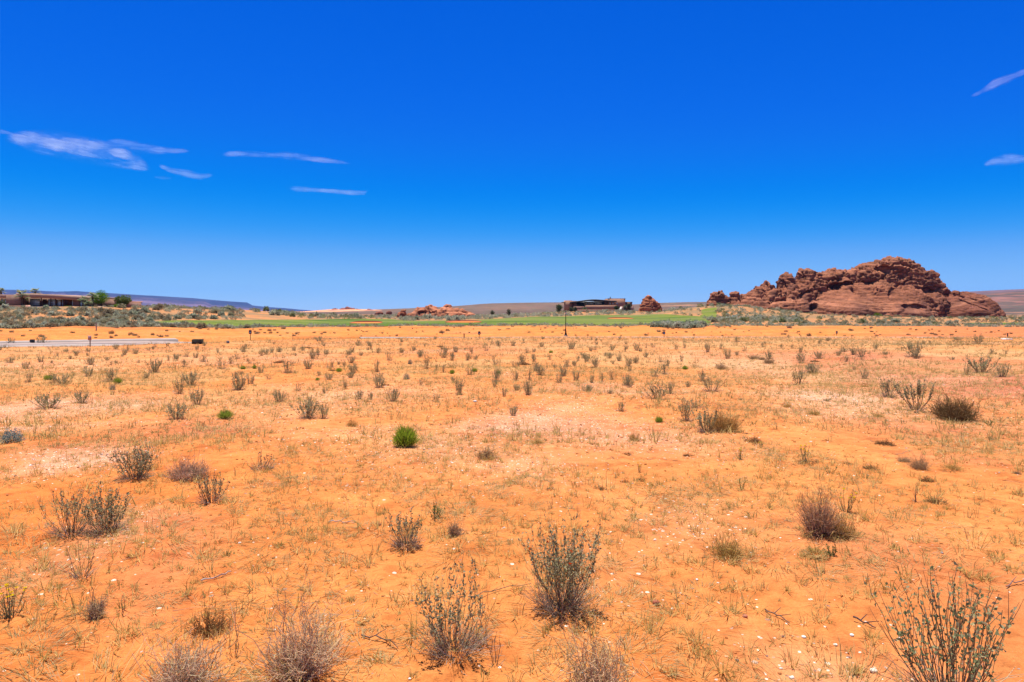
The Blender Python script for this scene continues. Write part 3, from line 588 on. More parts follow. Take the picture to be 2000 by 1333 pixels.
pbox(tw, 'pier', M_PINK, 54.5, 58.2, 596.5, 610, HY-5.2, HY-4.2, HY-4.4); pbox(tw, 'pier', M_PINK, 140.8, 144.2, 598.5, 611, HY-5.2, HY-4.2, HY-4.4)
tw2 = empty('terrace_wall', (xpx(20, HY-4), HY-4, GZ(xpx(20, HY-4), HY-4)-.3)); tag(tw2, 'brown stucco terrace wall before the house wing with three narrow windows', 'wall')
pbox(tw2, 'stonework', M_BROWN, -80, 52, 597.5, 610, HY-3.9, HY-3.4, HY-3.4); pbox(tw2, 'coping', M_PINK, -80, 52.5, 596.9, 597.5, HY-4., HY-3.3, HY-3.4)
tw3 = empty('terrace_wall', (xpx(165, HY-4), HY-4, GZ(xpx(165, HY-4), HY-4)-.3)); tag(tw3, 'low brown garden wall below the round green tree', 'wall')
pbox(tw3, 'stonework', M_BROWN, 146, 184, 601, 611, HY-3.9, HY-3.4, HY-3.4)
ob = MB(); X0, X1 = xpx(185, HY-4), xpx(201, HY-4); z0, z1 = zpx(608, HY-4), zpx(598.3, HY-4)
ob.add([(X0, HY-4, z0), (X1, HY-4, z0), (X1, HY-4, zpx(599.5, HY-4)), (xpx(192, HY-4), HY-4, z1), (X0, HY-4, zpx(601.5, HY-4)), (X0, HY-2, z0), (X1, HY-2, z0), (X1, HY-2, zpx(599.5, HY-4)), (xpx(192, HY-4), HY-2, z1), (X0, HY-2, zpx(601.5, HY-4))],
       [(0, 1, 2), (0, 2, 3), (0, 3, 4), (5, 7, 6), (5, 8, 7), (5, 9, 8), (0, 5, 6), (0, 6, 1), (1, 6, 7), (1, 7, 2), (2, 7, 8), (2, 8, 3), (3, 8, 9), (3, 9, 4), (4, 9, 5), (4, 5, 0)], (1, 1, 1))
tag(ob.build('retaining_wall', flat_mat('pale stucco wall', (.40, .25, .19), .9)), 'pale pinkish stepped retaining wall beside the round green tree', 'wall')

CYD = 392.
club = empty('clubhouse', (xpx(1170, CYD), CYD, GZ(xpx(1170, CYD), CYD)-1)); tag(club, 'long brown clubhouse with a dark shallow roof and blue windows beyond the fairway', 'clubhouse')
def cb(name, mat, x0, x1, yt, yb, d0, d1, label=None): return pbox(club, name, mat, x0, x1, yt, yb, CYD+d0, CYD+d1, CYD, label)
cb('wall', M_TAN, 1104.6, 1117, 587.2, 609, 0, 14, 'tan end wall'); cb('wall', M_TAN2, 1117, 1127, 588, 609, 1.5, 14)
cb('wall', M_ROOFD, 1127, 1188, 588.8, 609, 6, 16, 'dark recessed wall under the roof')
cb('wall', M_TAN, 1188.4, 1221.6, 583.8, 607, 0.5, 15, 'brown block standing taller than the roof'); cb('wall', M_TAN2, 1183.5, 1188.2, 585.4, 600, 4, 15)
cb('wall', M_TAN2, 1222, 1236, 590.8, 606, 2, 12); cb('eave', M_ROOFD, 1221.8, 1236.8, 590, 590.7, 1.4, 12.2); cb('eave', M_ROOFD, 1188, 1222, 583.3, 583.75, .2, 15.2); cb('eave', M_ROOFD, 1099, 1105, 590, 591, 1, 12)
curved_slab(club, 'roof', M_ROOFD, [(1113, 590.6), (1130, 588), (1145, 586), (1155, 585.2), (1163, 585.2), (1178, 586.4), (1190, 587.8), (1204, 587.9)], [CYD-3.5]*6+[CYD-2.5, CYD-1], CYD+16.5, .75, CYD)
window(club, 1140.5, 1159.5, 589.8, 595.2, CYD+5.9, None, 6, 'long blue window band'); window(club, 1161.8, 1176, 591, 595.2, CYD+5.9, None, 4); window(club, 1190.2, 1192.6, 590.3, 595.8, CYD+.4); window(club, 1204, 1206, 591, 595, CYD+.4); window(club, 1196, 1198, 591, 595, CYD+.4)
for x in (1120, 1128, 1136, 1160.6, 1178, 1184): cb('post', M_STEEL, x-.35, x+.35, 588.4, 600, -2.2, -1.9)
mast = MB(); tubes(mast, np.array([[[xpx(1195, CYD), CYD+6, zpx(584, CYD)], [xpx(1195, CYD), CYD+6, zpx(578.8, CYD)]]]), np.array([[.14, .06]]), np.ones((1, 3)), 6); mast.box(xpx(1193.9, CYD), xpx(1196.1, CYD), CYD+5.5, CYD+6.5, zpx(583.7, CYD), zpx(581, CYD))
mo = mast.build('chimney', M_STEEL); mo.data.transform(__import__('mathutils').Matrix.Translation(-Vector(club.location))); mo.parent = club
def solo(name, mat, x0, x1, yt, yb, Y0, Y1, label, cat='wall'):
    """wall that stands by itself, with a coping as its part"""
    r = empty(name, (xpx((x0+x1)/2, Y0), Y0, zpx(yb, Y0))); tag(r, label, cat)
    pbox(r, 'blockwork', mat, x0, x1, yt+.5, yb, Y0, Y1, Y0); pbox(r, 'coping', M_FASC, x0-.15, x1+.15, yt, yt+.5, Y0-.12, Y1+.12, Y0); return r
solo('terrace_wall', M_TAN, 1143, 1205, 596.2, 606, CYD-10, CYD-9.4, 'upper brown terrace wall right below the clubhouse windows'); solo('terrace_wall', M_TAN2, 1126, 1207, 604.8, 612, CYD-17, CYD-16.4, 'lower dark brown terrace wall, longest of those below the clubhouse')
solo('terrace_wall', M_TAN2, 1120, 1142, 598.6, 606, CYD-8, CYD-7.4, 'short stub of terrace wall below the tan end of the clubhouse'); solo('retaining_wall', M_RETAIN, 1216, 1238, 598.4, 608, CYD-12, CYD-6, 'mauve retaining wall beside the pale clubhouse steps')
st = MB()
for k in range(12):
    t = k/12; x0 = lerp(1209, 1212.5, t); ya = lerp(607.5, 598.6, t); Yk = CYD-19+t*13
    st.box(xpx(x0, Yk), xpx(x0+3.0, Yk), Yk, Yk+1.08, zpx(609, Yk), zpx(ya, Yk))
tag(st.build('steps', M_PALE), 'pale concrete steps climbing beside the clubhouse terrace walls', 'steps')

# ------------------------------------------------------------------ trees
def crown(name, parent, c, r, n, leaf, colA, colB, seed, lumps=14, up=0.):
    rg = np.random.default_rng(seed); mb = MB(); c = np.array(c); r = np.array(r)
    d = norm(rg.normal(size=(lumps, 3))); cen = d*rg.uniform(.35, .75, (lumps, 1)); lr = rg.uniform(.28, .5, lumps)
    k = rg.integers(0, lumps, n); dd = norm(rg.normal(size=(n, 3))); P = cen[k]+dd*(lr[k]*rg.uniform(.6, 1.05, n))[:, None]
    P = P*r+c; D = norm(dd+rg.normal(size=(n, 3))*.6+np.array([0, 0, up]))
    mixv = np.clip(rg.uniform(0, 1, lumps)[k]*.6+rg.uniform(0, .5, n), 0, 1)[:, None]
    leaves(mb, P, D, leaf*rg.uniform(.6, 1.3, n), leaf*.6, np.array(colA)*(1-mixv)+np.array(colB)*mixv, .2, rg)
    return mb.build(name, M_LEAF, parent)
def trunk(parent, h, r, seed, limbs=5, spread=.6):
    rg = np.random.default_rng(seed); P = [np.array([[0, 0, -.3], [.03, 0, h*.3], [0, .05, h*.6], [0, 0, h]])]; R = [np.array([r*1.3, r, r*.8, r*.5])]
    for k in range(limbs):
        a = rg.uniform(0, 6.28); z0 = h*rg.uniform(.35, .7); q = np.array([math.cos(a), math.sin(a), 0])*h*spread
        P.append(np.array([[0, 0, z0], q*.35+[0, 0, z0+h*.12], q*.7+[0, 0, z0+h*.25], q+[0, 0, z0+h*.42]])); R.append(np.array([r*.5, r*.4, r*.28, r*.1]))
    mb = MB(); tubes(mb, np.array(P), np.array(R), np.tile(np.array([[.10, .065, .045]]), (len(P), 1)), 7); return mb.build('trunk', M_TWIG, parent)
def tree(px, ytop, ybase, hw, Y, label, A, B, seed, name='tree', n=2600, leaf=.22):
    X = xpx(px, Y); z = GZ(X, Y); zt = zpx(ytop, Y); h = zt-z; rx = hw*Y/F
    t = empty(name, (X, Y, z)); tag(t, label, 'tree' if name == 'tree' else 'shrub'); trunk(t, h*.7, .06*h, seed)
    crown('crown', t, (0, 0, h*.58), (rx*1.05, rx, h*.44), n, leaf, A, B, seed, 18); return t
GA, GB = (.06, .14, .012), (.17, .29, .03)
tree(197, 568.5, 604, 21, HY-1, 'rounded bright green tree at the end of the brown house', GA, GB, 301, n=4200, leaf=.2)
tree(240, 577, 603, 16, HY+1, 'olive green feathery tree farthest along from the brown house', (.07, .105, .025), (.16, .20, .06), 302, n=2800, leaf=.3)
tree(229, 595, 603, 8, HY-5, 'low bright lime green bush below the olive tree', (.08, .16, .01), (.14, .26, .02), 303, 'bush', 900, .16)
tree(3, 587, 601, 7, HY-6, 'grey-green bush at the house wing with three narrow windows', (.07, .09, .05), (.13, .15, .08), 304, 'bush', 900, .16)
tree(1092, 595, 608, 6.5, CYD-14, 'dark green rounded tree beside the tan end of the clubhouse', (.05, .08, .025), (.10, .13, .045), 305, n=1400, leaf=.4)
tree(1123, 600, 610, 4, CYD-18, 'pale green bushy tree before the short stub of terrace wall', (.09, .11, .06), (.15, .17, .09), 306, n=900, leaf=.35); tree(1115, 599, 608, 4, CYD-12, 'small pale shrub at the foot of the tan clubhouse end', (.09, .11, .06), (.15, .17, .09), 307, 'bush', 700, .35)
tree(1142, 600.5, 605.5, 5.5, CYD-14, 'light green bush above the lower clubhouse terrace wall', (.12, .16, .05), (.2, .23, .09), 308, 'bush', 800, .3); tree(1204, 597.5, 606, 5, CYD-16, 'dark green bush beside the top of the pale steps', (.04, .05, .02), (.08, .09, .04), 309, 'bush', 900, .35)
tree(1229, 592.5, 600, 4.5, CYD-13, 'dark rounded tree above the mauve retaining wall', (.05, .07, .03), (.10, .12, .06), 310, n=900, leaf=.35); tree(1220, 595, 600.5, 3.5, CYD-13, 'pale little bush above the mauve retaining wall', (.14, .15, .09), (.2, .2, .13), 311, 'bush', 600, .3)
tree(994, 604, 611, 4, 330, 'dark shrub standing alone at the far edge of the fairway', (.04, .06, .02), (.07, .09, .03), 312, 'bush', 600, .3); tree(962, 606, 612, 5, 330, 'wide olive shrub near the lone dark shrub behind the fairway', (.07, .08, .04), (.12, .12, .06), 313, 'bush', 600, .3)
tree(1713, 612, 618.5, 9, 305, 'lime green bush at the foot of the biggest red outcrop', (.09, .14, .015), (.18, .22, .03), 314, 'bush', 900, .3)
tree(132, 598.5, 606.5, 6, HY-8, 'yellow-green bush below the stone terrace wall', (.09, .13, .02), (.15, .19, .03), 315, 'bush', 700, .16); tree(108, 599.5, 607, 5, HY-8, 'brown twiggy bush before the stone terrace wall', (.10, .08, .03), (.17, .13, .05), 316, 'bush', 700, .16)
def palm(px, py, hw, Y, label, seed, ybase=602, nf=26):
    X = xpx(px, Y); z = GZ(X, Y)-.2; zc = zpx(py, Y)-z; rg = np.random.default_rng(seed); t = empty('palm_tree', (X, Y, z)); tag(t, label, 'palm tree')
    mb = MB(); tubes(mb, np.array([[[0, 0, -.3], [.04, 0, zc*.5], [0, 0, zc]]]), np.array([[.24, .19, .22]]), np.array([[.12, .08, .055]]), 8); mb.build('trunk', M_TWIG, t)
    mb = MB(); r = hw*Y/F
    for k in range(nf):
        a = k*2.399+rg.uniform(-.2, .2); el = rg.uniform(-.55, 1.25); d = np.array([math.cos(a)*math.cos(el), math.sin(a)*math.cos(el), math.sin(el)])
        stalk = r*rg.uniform(.45, .7); tip = d*stalk+np.array([0, 0, zc-.05*r]); side = norm(np.cross(d, [0, 0, 1.])+1e-4); upv = np.cross(side, d)
        tubes(mb, np.array([[[0, 0, zc-.1], d*stalk*.5+[0, 0, zc], tip]]), np.array([[.03, .025, .02]]), np.array([[.16, .15, .07]]), 3)
        m = 13; th = np.linspace(-1.25, 1.25, m); D = norm(np.cos(th)[:, None]*d+np.sin(th)[:, None]*side+upv*.1+np.array([0, 0, -.3])*rg.uniform(.3, 1.1)); g = rg.uniform(0, 1)
        blades(mb, np.repeat(tip[None], m, 0), D, r*.55*rg.uniform(.8, 1.1, m), .09*r, lerp(np.array([.22, .26, .12]), np.array([.48, .50, .33]), g), .5, rg)
    mb.build('fronds', M_LEAF, t); return t
palm(43, 578, 14, HY-7, 'tallest pale green fan palm before the brown house roof', 401); palm(69, 571.5, 10, HY+14, 'fan palm showing over the roof beside the tallest palm', 402); palm(2, 570, 9, HY+13, 'fan palm cut by the picture edge over the house wing roof', 403)
palm(181, 581, 12, HY-5, 'upper fan palm crowding the round green tree', 404); palm(166, 588, 13, HY-6, 'fan palm drooping over the low brown garden wall', 405); palm(172, 596, 10, HY-7, 'short squat fan palm under the other palms by the garden wall', 406)

# ------------------------------------------------------------------ things along the road
def post_mb(h, r, C, sides=8): mb = MB(); tubes(mb, np.array([[[0, 0, -.15], [0, 0, h*.5], [0, 0, h]]]), np.array([[r, r, r]]), np.array([C]), sides); mb.box(-r*.9, r*.9, -r*.9, r*.9, h, h+.01, C); return mb
M_PAINT = plant_mat('painted metal', 0, .4)
def place(px, py, Y=None):
    if Y is None: x, y, z = ground_at(px, py)
    else: x, y = xpx(px, Y), Y; z = GZ(x, y)
    return x, y, z
# lamp post on the far kerb
x, y, z = xpx(1105, 92.4), 92.4, GZ(xpx(1105, 92.4), 92.4)
lamp = empty('street_lamp', (x, y, z)); tag(lamp, 'slim black street lamp on a flared base beside the far kerb', 'street lamp'); H = zpx(609, y)-z; BK = np.array([.018, .017, .018])
mb = MB(); tubes(mb, np.array([[[0, 0, .35], [0, 0, H*.5], [0, 0, H-.32]]]), np.array([[.062, .052, .045]]), BK[None], 10); mb.build('pole', M_PAINT, lamp)
mb = MB(); tubes(mb, np.array([[[0, 0, .15], [0, 0, .3], [0, 0, .42], [0, 0, .6], [0, 0, .85]]]), np.array([[.17, .16, .11, .09, .064]]), BK[None], 12); mb.build('base', M_PAINT, lamp)
mb = MB().box(-.24, .24, -.24, .24, -.2, .15, (.30, .26, .24)); mb.build('footing', M_PAINT, lamp)
mb = MB(); tubes(mb, np.array([[[0, 0, H-.32], [0, 0, H-.22], [0, 0, H-.05]]]), np.array([[.06, .10, .12]]), np.array([[.45, .43, .42]]), 10); mb.build('lantern', M_PAINT, lamp)
mb = MB(); tubes(mb, np.array([[[0, 0, H-.05], [0, 0, H-.03], [0, 0, H+.04]]]), np.array([[.17, .16, .03]]), BK[None], 10); mb.build('cap', M_PAINT, lamp)
def lot_sign(px, py, hp, label, wp=6, dark=(.03, .025, .045), two=True, pc=(.16, .075, .05), blank=False):
    x, y, z = place(px, py); s = y/F; h = hp*s; t = empty('lot_sign', (x, y, z)); tag(t, label, 'sign', 'small signs along the road')
    post_mb(h, .035, np.array(pc), 6).build('post', M_PAINT, t); w = wp*s/2
    mb = MB().box(-w, w, -.06, -.037, h-2*w*1.25, h+.03, dark); mb.build('panel', M_PAINT, t)
    if not blank: MB().box(-w*.5, w*.45, -.068, -.062, h-w*1.75, h-w*1.05, (.55, .6, .75)).build('number_plate', M_PAINT, t)
    return t
lot_sign(489, 664.5, 17, 'dark little sign with a pale plate, standing alone past the utility boxes', 5.5); lot_sign(936, 661.2, 13.2, 'dark square sign with a pale bar on the kerb, beside the leaning marker post', 4.6); lot_sign(1297, 658.3, 12.5, 'dark sign with a pale plate at the end of the white kerb line', 4.2); lot_sign(1634, 656, 8.5, 'small dark sign below the biggest red outcrop', 3.6)
t = lot_sign(176, 677.5, 20.5, 'brown wooden post with a faded mauve sign panel beside the road', 6.5, (.40, .26, .27), blank=True)
def thin_post(px, py, hp, label, r=.03, C=(.20, .15, .13), name='marker_post'):
    x, y, z = place(px, py); h = hp*y/F; t = empty(name, (x, y, z)); tag(t, label, 'post', 'marker posts'); post_mb(h, r, np.array(C), 6).build('post', M_PAINT, t)
    mb = MB().box(-r*1.8, r*1.8, -r*1.8, r*1.8, h+.012, h+.05, np.array(C)*.6); mb.build('cap', M_PAINT, t)
thin_post(188, 646, 14, 'grey stub post on the orange bank under the end of the fairway', .06, (.25, .22, .24)); thin_post(572, 662, 17, 'thin rusty marker stake among the shrubs at the bank foot', .025, (.22, .10, .06)); thin_post(1120, 644, 9, 'thin grey stake on the bank beside the street lamp', .03, (.28, .24, .22))
thin_post(906.5, 661, 8, 'dark leaning marker post beside the white kerb', .06, (.10, .06, .07)); thin_post(1968, 659.5, 9.5, 'dark twin-edged marker post above the white slab', .07, (.10, .055, .05)); thin_post(1479, 640, 11, 'pale stake at the bank top below the big outcrop', .03, (.3, .26, .2)); thin_post(1709, 661, 10, 'thin dark stake in the straw below the biggest outcrop', .02, (.18, .12, .1))
def utility(px, py, wp, hp, C, label, lidc=None):
    x, y, z = place(px, py); w, h = wp*y/F, hp*y/F; t = empty('utility_box', (x, y, z), -.15); tag(t, label, 'utility box', 'utility boxes')
    MB().box(-w/2, w/2, -w*.3, w*.3, -.1, h*.82, C).build('cabinet', M_PAINT, t); b = MB(); V = np.array([(-w*.53, -w*.33, h*.82), (w*.53, -w*.33, h*.82), (w*.53, w*.33, h*.82), (-w*.53, w*.33, h*.82), (-w*.5, -w*.1, h), (w*.5, -w*.1, h), (w*.5, w*.3, h), (-w*.5, w*.3, h)])
    b.add(V, [(0, 2, 1), (0, 3, 2), (4, 5, 6), (4, 6, 7), (0, 1, 5), (0, 5, 4), (1, 2, 6), (1, 6, 5), (2, 3, 7), (2, 7, 6), (3, 0, 4), (3, 4, 7)], lidc if lidc is not None else np.array(C)*1.2); b.build('lid', M_PAINT, t)
    MB().box(-w*.02, w*.02, -w*.32, -w*.302, h*.3, h*.45, (.2, .2, .2)).build('latch', M_PAINT, t)
utility(386, 672.5, 18, 9.6, (.045, .04, .032), 'wide low blackish utility box beside the road'); utility(445, 671, 5, 5.2, (.14, .13, .15), 'small grey utility box past the wide blackish one'); utility(63, 671, 7.5, 8.5, (.025, .028, .035), 'small black utility box beside a big shrub on the far side of the road')
x, y, z = place(1966, 664); tag(MB().box(x-9*y/F*.5, x+9*y/F*.5, y-.5, y+.5, z-.08, z+.10, (.72, .70, .70)).build('slab', M_PAINT), 'white concrete slab lying below the twin-edged marker post', 'slab')

# ------------------------------------------------------------------ desert plants
def c3(*v): return np.array(v, float)
def jit(C, n, rg, s=.18): return np.clip(np.asarray(C)*(1+rg.normal(size=(n, 1))*s)*(1+rg.normal(size=(n, 3))*s*.25), .004, .9)
def stems(rg, n, h, spread, base_r, K=6, lean=.5, hv=(.6, 1.05), wig=.03):
    """upright stems fanning from a small base; returns (n,K,3)"""
    a = rg.uniform(0, 2*math.pi, n); q = np.sqrt(rg.uniform(0, 1, n)); tilt = q*spread+rg.normal(size=n)*.05
    L = h*rg.uniform(hv[0], hv[1], n)*(1-.12*q)
    d = np.stack([np.cos(a)*np.sin(tilt), np.sin(a)*np.sin(tilt), np.cos(tilt)], 1)
    b = np.stack([np.cos(a), np.sin(a), np.zeros(n)], 1)*(q*base_r)[:, None]
    t = np.linspace(0, 1, K)[None, :, None]; up = np.array([0, 0, 1.])
    P = b[:, None]+d[:, None]*L[:, None, None]*t+(up-d)[:, None]*(L*lean*.5)[:, None, None]*t**2
    w = np.cumsum(rg.normal(size=(n, K, 3))*np.array([1, 1, .4]), 1)*(L*wig)[:, None, None]; w -= w[:, :1]
    P = P+w; P[:, 0, 2] = -.03*h; return P
def along(P, s, t):
    """points at parameter t on polylines s, with directions"""
    K = P.shape[1]; f = t*(K-1); i = np.clip(f.astype(int), 0, K-2); u = (f-i)[:, None]
    return P[s, i]*(1-u)+P[s, i+1]*u, norm(P[s, i+1]-P[s, i])
STEM = c3(.37, .245, .14); STEMD = c3(.19, .12, .075); OLV = c3(.33, .31, .165); OLVD = c3(.175, .17, .085); OLVP = c3(.50, .46, .28)
def mallow(seed, h=.5, n=55, spread=.55, base=.06, nl=1500, leaf=.021, flowers=0, lo=.28, stemr=.0028, dry=120, colr=(OLVD, OLV, OLVP), branch=1, hv=(.6, 1.05), wig=.03):
    rg = np.random.default_rng(seed); P = stems(rg, n, h, spread, base, 7, .5, hv, wig); A = MB(); B = MB(); Fm = None
    R = np.linspace(1, .42, 7)[None]*stemr*rg.uniform(.7, 1.4, n)[:, None]
    u = np.linspace(0, 1, 7)[None, :, None]; Cst = lerp(lerp(STEMD, STEM, rg.uniform(0, 1, (n, 1, 1))), OLV*.9, u*.6)
    tubes(A, P, R, Cst)
    # side twigs
    m = n*branch
    if m:
        s = rg.integers(0, n, m); t = rg.uniform(.25, .8, m); b, d = along(P, s, t); a = norm(d+norm(rg.normal(size=(m, 3)))*.55+[0, 0, .2]); L = h*rg.uniform(.12, .32, m)
        k = np.linspace(0, 1, 4)[None, :, None]; S = b[:, None]+a[:, None]*L[:, None, None]*k+np.array([0, 0, 1.])*(L*.25)[:, None, None]*k**2
        tubes(A, S, np.linspace(.8, .4, 4)[None]*stemr*np.ones((m, 1)), jit(STEM, m, rg)); 
    if dry:   # old broken twigs round the foot
        a = rg.uniform(0, 6.283, dry); el = rg.uniform(.1, 1.1, dry); D = np.stack([np.cos(a)*np.cos(el), np.sin(a)*np.cos(el), np.sin(el)], 1); L = h*rg.uniform(.12, .4, dry)
        b = np.stack([np.cos(a), np.sin(a), 0*a], 1)*base*1.6*np.sqrt(rg.uniform(0, 1, dry))[:, None]; k = np.linspace(0, 1, 4)[None, :, None]
        S = b[:, None]+D[:, None]*L[:, None, None]*k+np.cumsum(rg.normal(size=(dry, 4, 3)), 1)*(L*.07)[:, None, None]
        tubes(A, S, np.linspace(.75, .4, 4)[None]*stemr*np.ones((dry, 1)), jit(c3(.46, .35, .25), dry, rg, .3))
    s = rg.integers(0, n, nl); t = lo+(1-lo)*rg.beta(1.6, 1.25, nl); b, d = along(P, s, t)
    D = norm(d*.5+norm(rg.normal(size=(nl, 3)))*.9+[0, 0, .15]); off = norm(rg.normal(size=(nl, 3)))*.012*h/.5*rg.uniform(0, 1.2, (nl, 1))
    w = rg.uniform(0, 1, (nl, 1)); C = np.where(w < .45, colr[0]+(colr[1]-colr[0])*w/.45, colr[1]+(colr[2]-colr[1])*(w-.45)/.55)
    ls = leaf*rg.uniform(.55, 1.25, nl); leaves(B, b+off, D, ls, ls*.62, C*(1+rg.normal(size=(nl, 1))*.12), .2, rg)
    if flowers:
        Fm = []; s = rg.integers(0, n, flowers); b, d = along(P, s, rg.uniform(.45, .95, flowers))
        for k in range(flowers):
            Fm.append(MB())
            dd = norm(rg.normal(size=(5, 3))*.5+d[k]+[0, -.5, .3]); ww = norm(np.cross(dd, rg.normal(size=(5, 3))))
            leaves(Fm[-1], np.repeat((b[k]+[0, -.012, 0])[None], 5, 0), norm(ww+dd*.5), .013, .011, c3(.62, .085, .012)*(1+rg.normal()*.1), .15, rg)
    return A, B, Fm
def tangle(seed, h=.4, w=.45, n=420, C=(.33, .255, .215), C2=(.19, .14, .12), straw=60, r=.0016, spread=1.2, wig=.10, K=8, hv=(.45, 1.05)):
    """dead twiggy bush: many thin crooked twigs in a dome"""
    rg = np.random.default_rng(seed); A = MB(); P = stems(rg, n, h, spread, w*.22, K, .45, hv, wig*.5); P = P+np.cumsum(rg.normal(size=P.shape)*np.array([1, 1, .55]), 1)*h*wig*.22*np.linspace(0, 1, K)[None, :, None]; lob = 1+.35*np.sin(np.arctan2(P[:, -1:, 1:2], P[:, -1:, 0:1])*3+seed)*.6; P[:, :, 2:] *= lob*rg.uniform(.7, 1.08, (n, 1, 1)); sc = w*.5/max(np.percentile(np.hypot(P[:, -1, 0], P[:, -1, 1]), 90), 1e-3)
    P[:, :, :2] *= sc; R = np.linspace(1, .5, K)[None]*r*rg.uniform(.7, 1.5, n)[:, None]
    g = rg.uniform(0, 1, (n, 1)); tubes(A, P, R, (c3(*C2)*(1-g)+c3(*C)*g)*(1+rg.normal(size=(n, 1))*.12))
    m = n*2; s = rg.integers(0, n, m); t = rg.uniform(.15, .95, m); b, d = along(P, s, t); a = norm(d*.7+norm(rg.normal(size=(m, 3)))*.9); L = h*rg.uniform(.12, .42, m); k = np.linspace(0, 1, 4)[None, :, None]
    S = b[:, None]+a[:, None]*L[:, None, None]*k+np.cumsum(rg.normal(size=(m, 4, 3)), 1)*(L*.2)[:, None, None]; S[:, :, 2] = np.maximum(S[:, :, 2], .005)
    g = rg.uniform(0, 1, (m, 1))**1.3; tubes(A, S, np.linspace(.8, .4, 4)[None]*r*np.ones((m, 1)), np.minimum(c3(*C2)*.8*(1-g)+c3(*C)*1.25*g*c3(1.04, 1, .93), .85))
    B = MB()
    if straw:
        a = rg.uniform(0, 6.283, straw); q = w*.5*np.sqrt(rg.uniform(.1, 1.1, straw)); D = norm(np.stack([np.cos(a), np.sin(a), rg.uniform(.2, 1.6, straw)], 1))
        blades(B, np.stack([q*np.cos(a), q*np.sin(a), 0*a], 1), D, h*rg.uniform(.25, .6, straw), .005, jit(c3(.50, .36, .16), straw, rg), .6, rg)
    return A, B
def broom(seed, h=.3, w=.33, n=900, C=(.32, .39, .05), C2=(.14, .19, .025)):
    """round bush of fine upright green stems"""
    rg = np.random.default_rng(seed); A = MB(); B = MB(); P = stems(rg, 70, h*.8, .75, w*.15, 5); tubes(A, P, np.linspace(.0025, .0012, 5)[None]*np.ones((70, 1)), jit(c3(.16, .12, .05), 70, rg))
    d = norm(rg.normal(size=(n, 3))); d[:, 2] = np.abs(d[:, 2]); q = rg.uniform(.25, .85, (n, 1)); b = d*q*np.array([w*.5, w*.5, h*.8])+[0, 0, .02]
    D = norm(d*.8+[0, 0, .9]+rg.normal(size=(n, 3))*.22); L = h*rg.uniform(.2, .42, n); g = np.clip(rg.uniform(0, 1, (n, 1))*.8+.3*(q-.3), 0, 1); blades(B, b, D, L, .0045*h/.3, c3(*C2)*(1-g)+c3(*C)*g, .2, rg); return A, B
def sage(seed, h=.3, w=.4, n=900, C=(.36, .38, .29), C2=(.17, .19, .14)):
    rg = np.random.default_rng(seed); A = MB(); B = MB(); P = stems(rg, 40, h*.8, 1.0, w*.15, 5); tubes(A, P, np.linspace(.004, .0015, 5)[None]*np.ones((40, 1)), jit(c3(.20, .15, .12), 40, rg))
    d = norm(rg.normal(size=(n, 3))); d[:, 2] = np.abs(d[:, 2]); lump = 1+.18*np.sin(d[:, :1]*7+seed)*np.cos(d[:, 1:2]*6); q = rg.uniform(.45, .98, (n, 1))*lump; b = d*q*np.array([w*.5, w*.5, h*.85])
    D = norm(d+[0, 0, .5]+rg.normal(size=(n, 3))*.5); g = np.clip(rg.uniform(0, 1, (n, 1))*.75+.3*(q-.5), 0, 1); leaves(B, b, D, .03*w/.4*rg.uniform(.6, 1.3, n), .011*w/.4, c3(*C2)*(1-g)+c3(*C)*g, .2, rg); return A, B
def herb(seed, h=.22, n=9, nl=120, C=(.12, .19, .04), flowers=0, spread=.5, leaf=.02):
    rg = np.random.default_rng(seed); A = MB(); B = MB(); P = stems(rg, n, h, spread, .02, 6); tubes(A, P, np.linspace(.0022, .001, 6)[None]*np.ones((n, 1)), jit(c3(.22, .20, .10), n, rg))
    s = rg.integers(0, n, nl); b, d = along(P, s, rg.uniform(.1, .9, nl)); leaves(B, b, norm(d*.4+norm(rg.normal(size=(nl, 3)))), leaf*rg.uniform(.5, 1.2, nl), leaf*.35, jit(c3(*C), nl, rg), .2, rg)
    Fm = None
    if flowers:
        Fm = []; s = rg.integers(0, n, flowers); b, d = along(P, s, rg.uniform(.93, 1, flowers))
        for k in range(flowers):
            Fm.append(MB()); a = np.arange(8)*.785; D = np.stack([np.cos(a), np.sin(a), .25+0*a], 1); leaves(Fm[-1], np.repeat(b[k][None], 8, 0), norm(D+rg.normal(size=(8, 3))*.15), .012*h/.22, .009*h/.22, c3(.80, .62, .01), .1, rg)
    return A, B, Fm
def make(name, parts, loc=(0, 0, 0), rz=0, names=('stems', 'leaves', 'flowers'), mats=None):
    e = empty(name, loc, rz); mats = mats or (M_TWIG, M_LEAF, M_LEAF)
    for p, nm, mt in zip(parts, names, mats):
        if isinstance(p, list):
            for q in p: q.build('flower', mt, e)
            continue
        if p is not None and p.n: p.build(nm, mt, e)
    return e
KINDS = {'M': ('mallow_shrub', 'shrub'), 'T': ('dry_bush', 'dry bush'), 'G': ('green_bush', 'green bush'), 'S': ('sagebrush', 'sagebrush'), 'D': ('dead_shrub', 'dead shrub'), 'Y': ('flowering_herb', 'flowering plant'), 'K': ('dead_clump', 'dead plant'), 'H': ('green_herb', 'seedling'), 't': ('straw_bush', 'dry bush')}
GROUPS = {'M': 'grey-green shrubs scattered over the orange lot', 'T': 'dry greyish bushes on the lot', 'G': 'bright green bushes on the lot', 'S': 'pale blue sagebrush on the lot', 'D': 'bare dead shrubs on the lot', 'Y': 'yellow-flowered plants on the lot', 'K': 'low dark dead clumps on the sand', 'H': 'small green herbs on the sand', 't': 'straw-coloured bushes on the lot'}
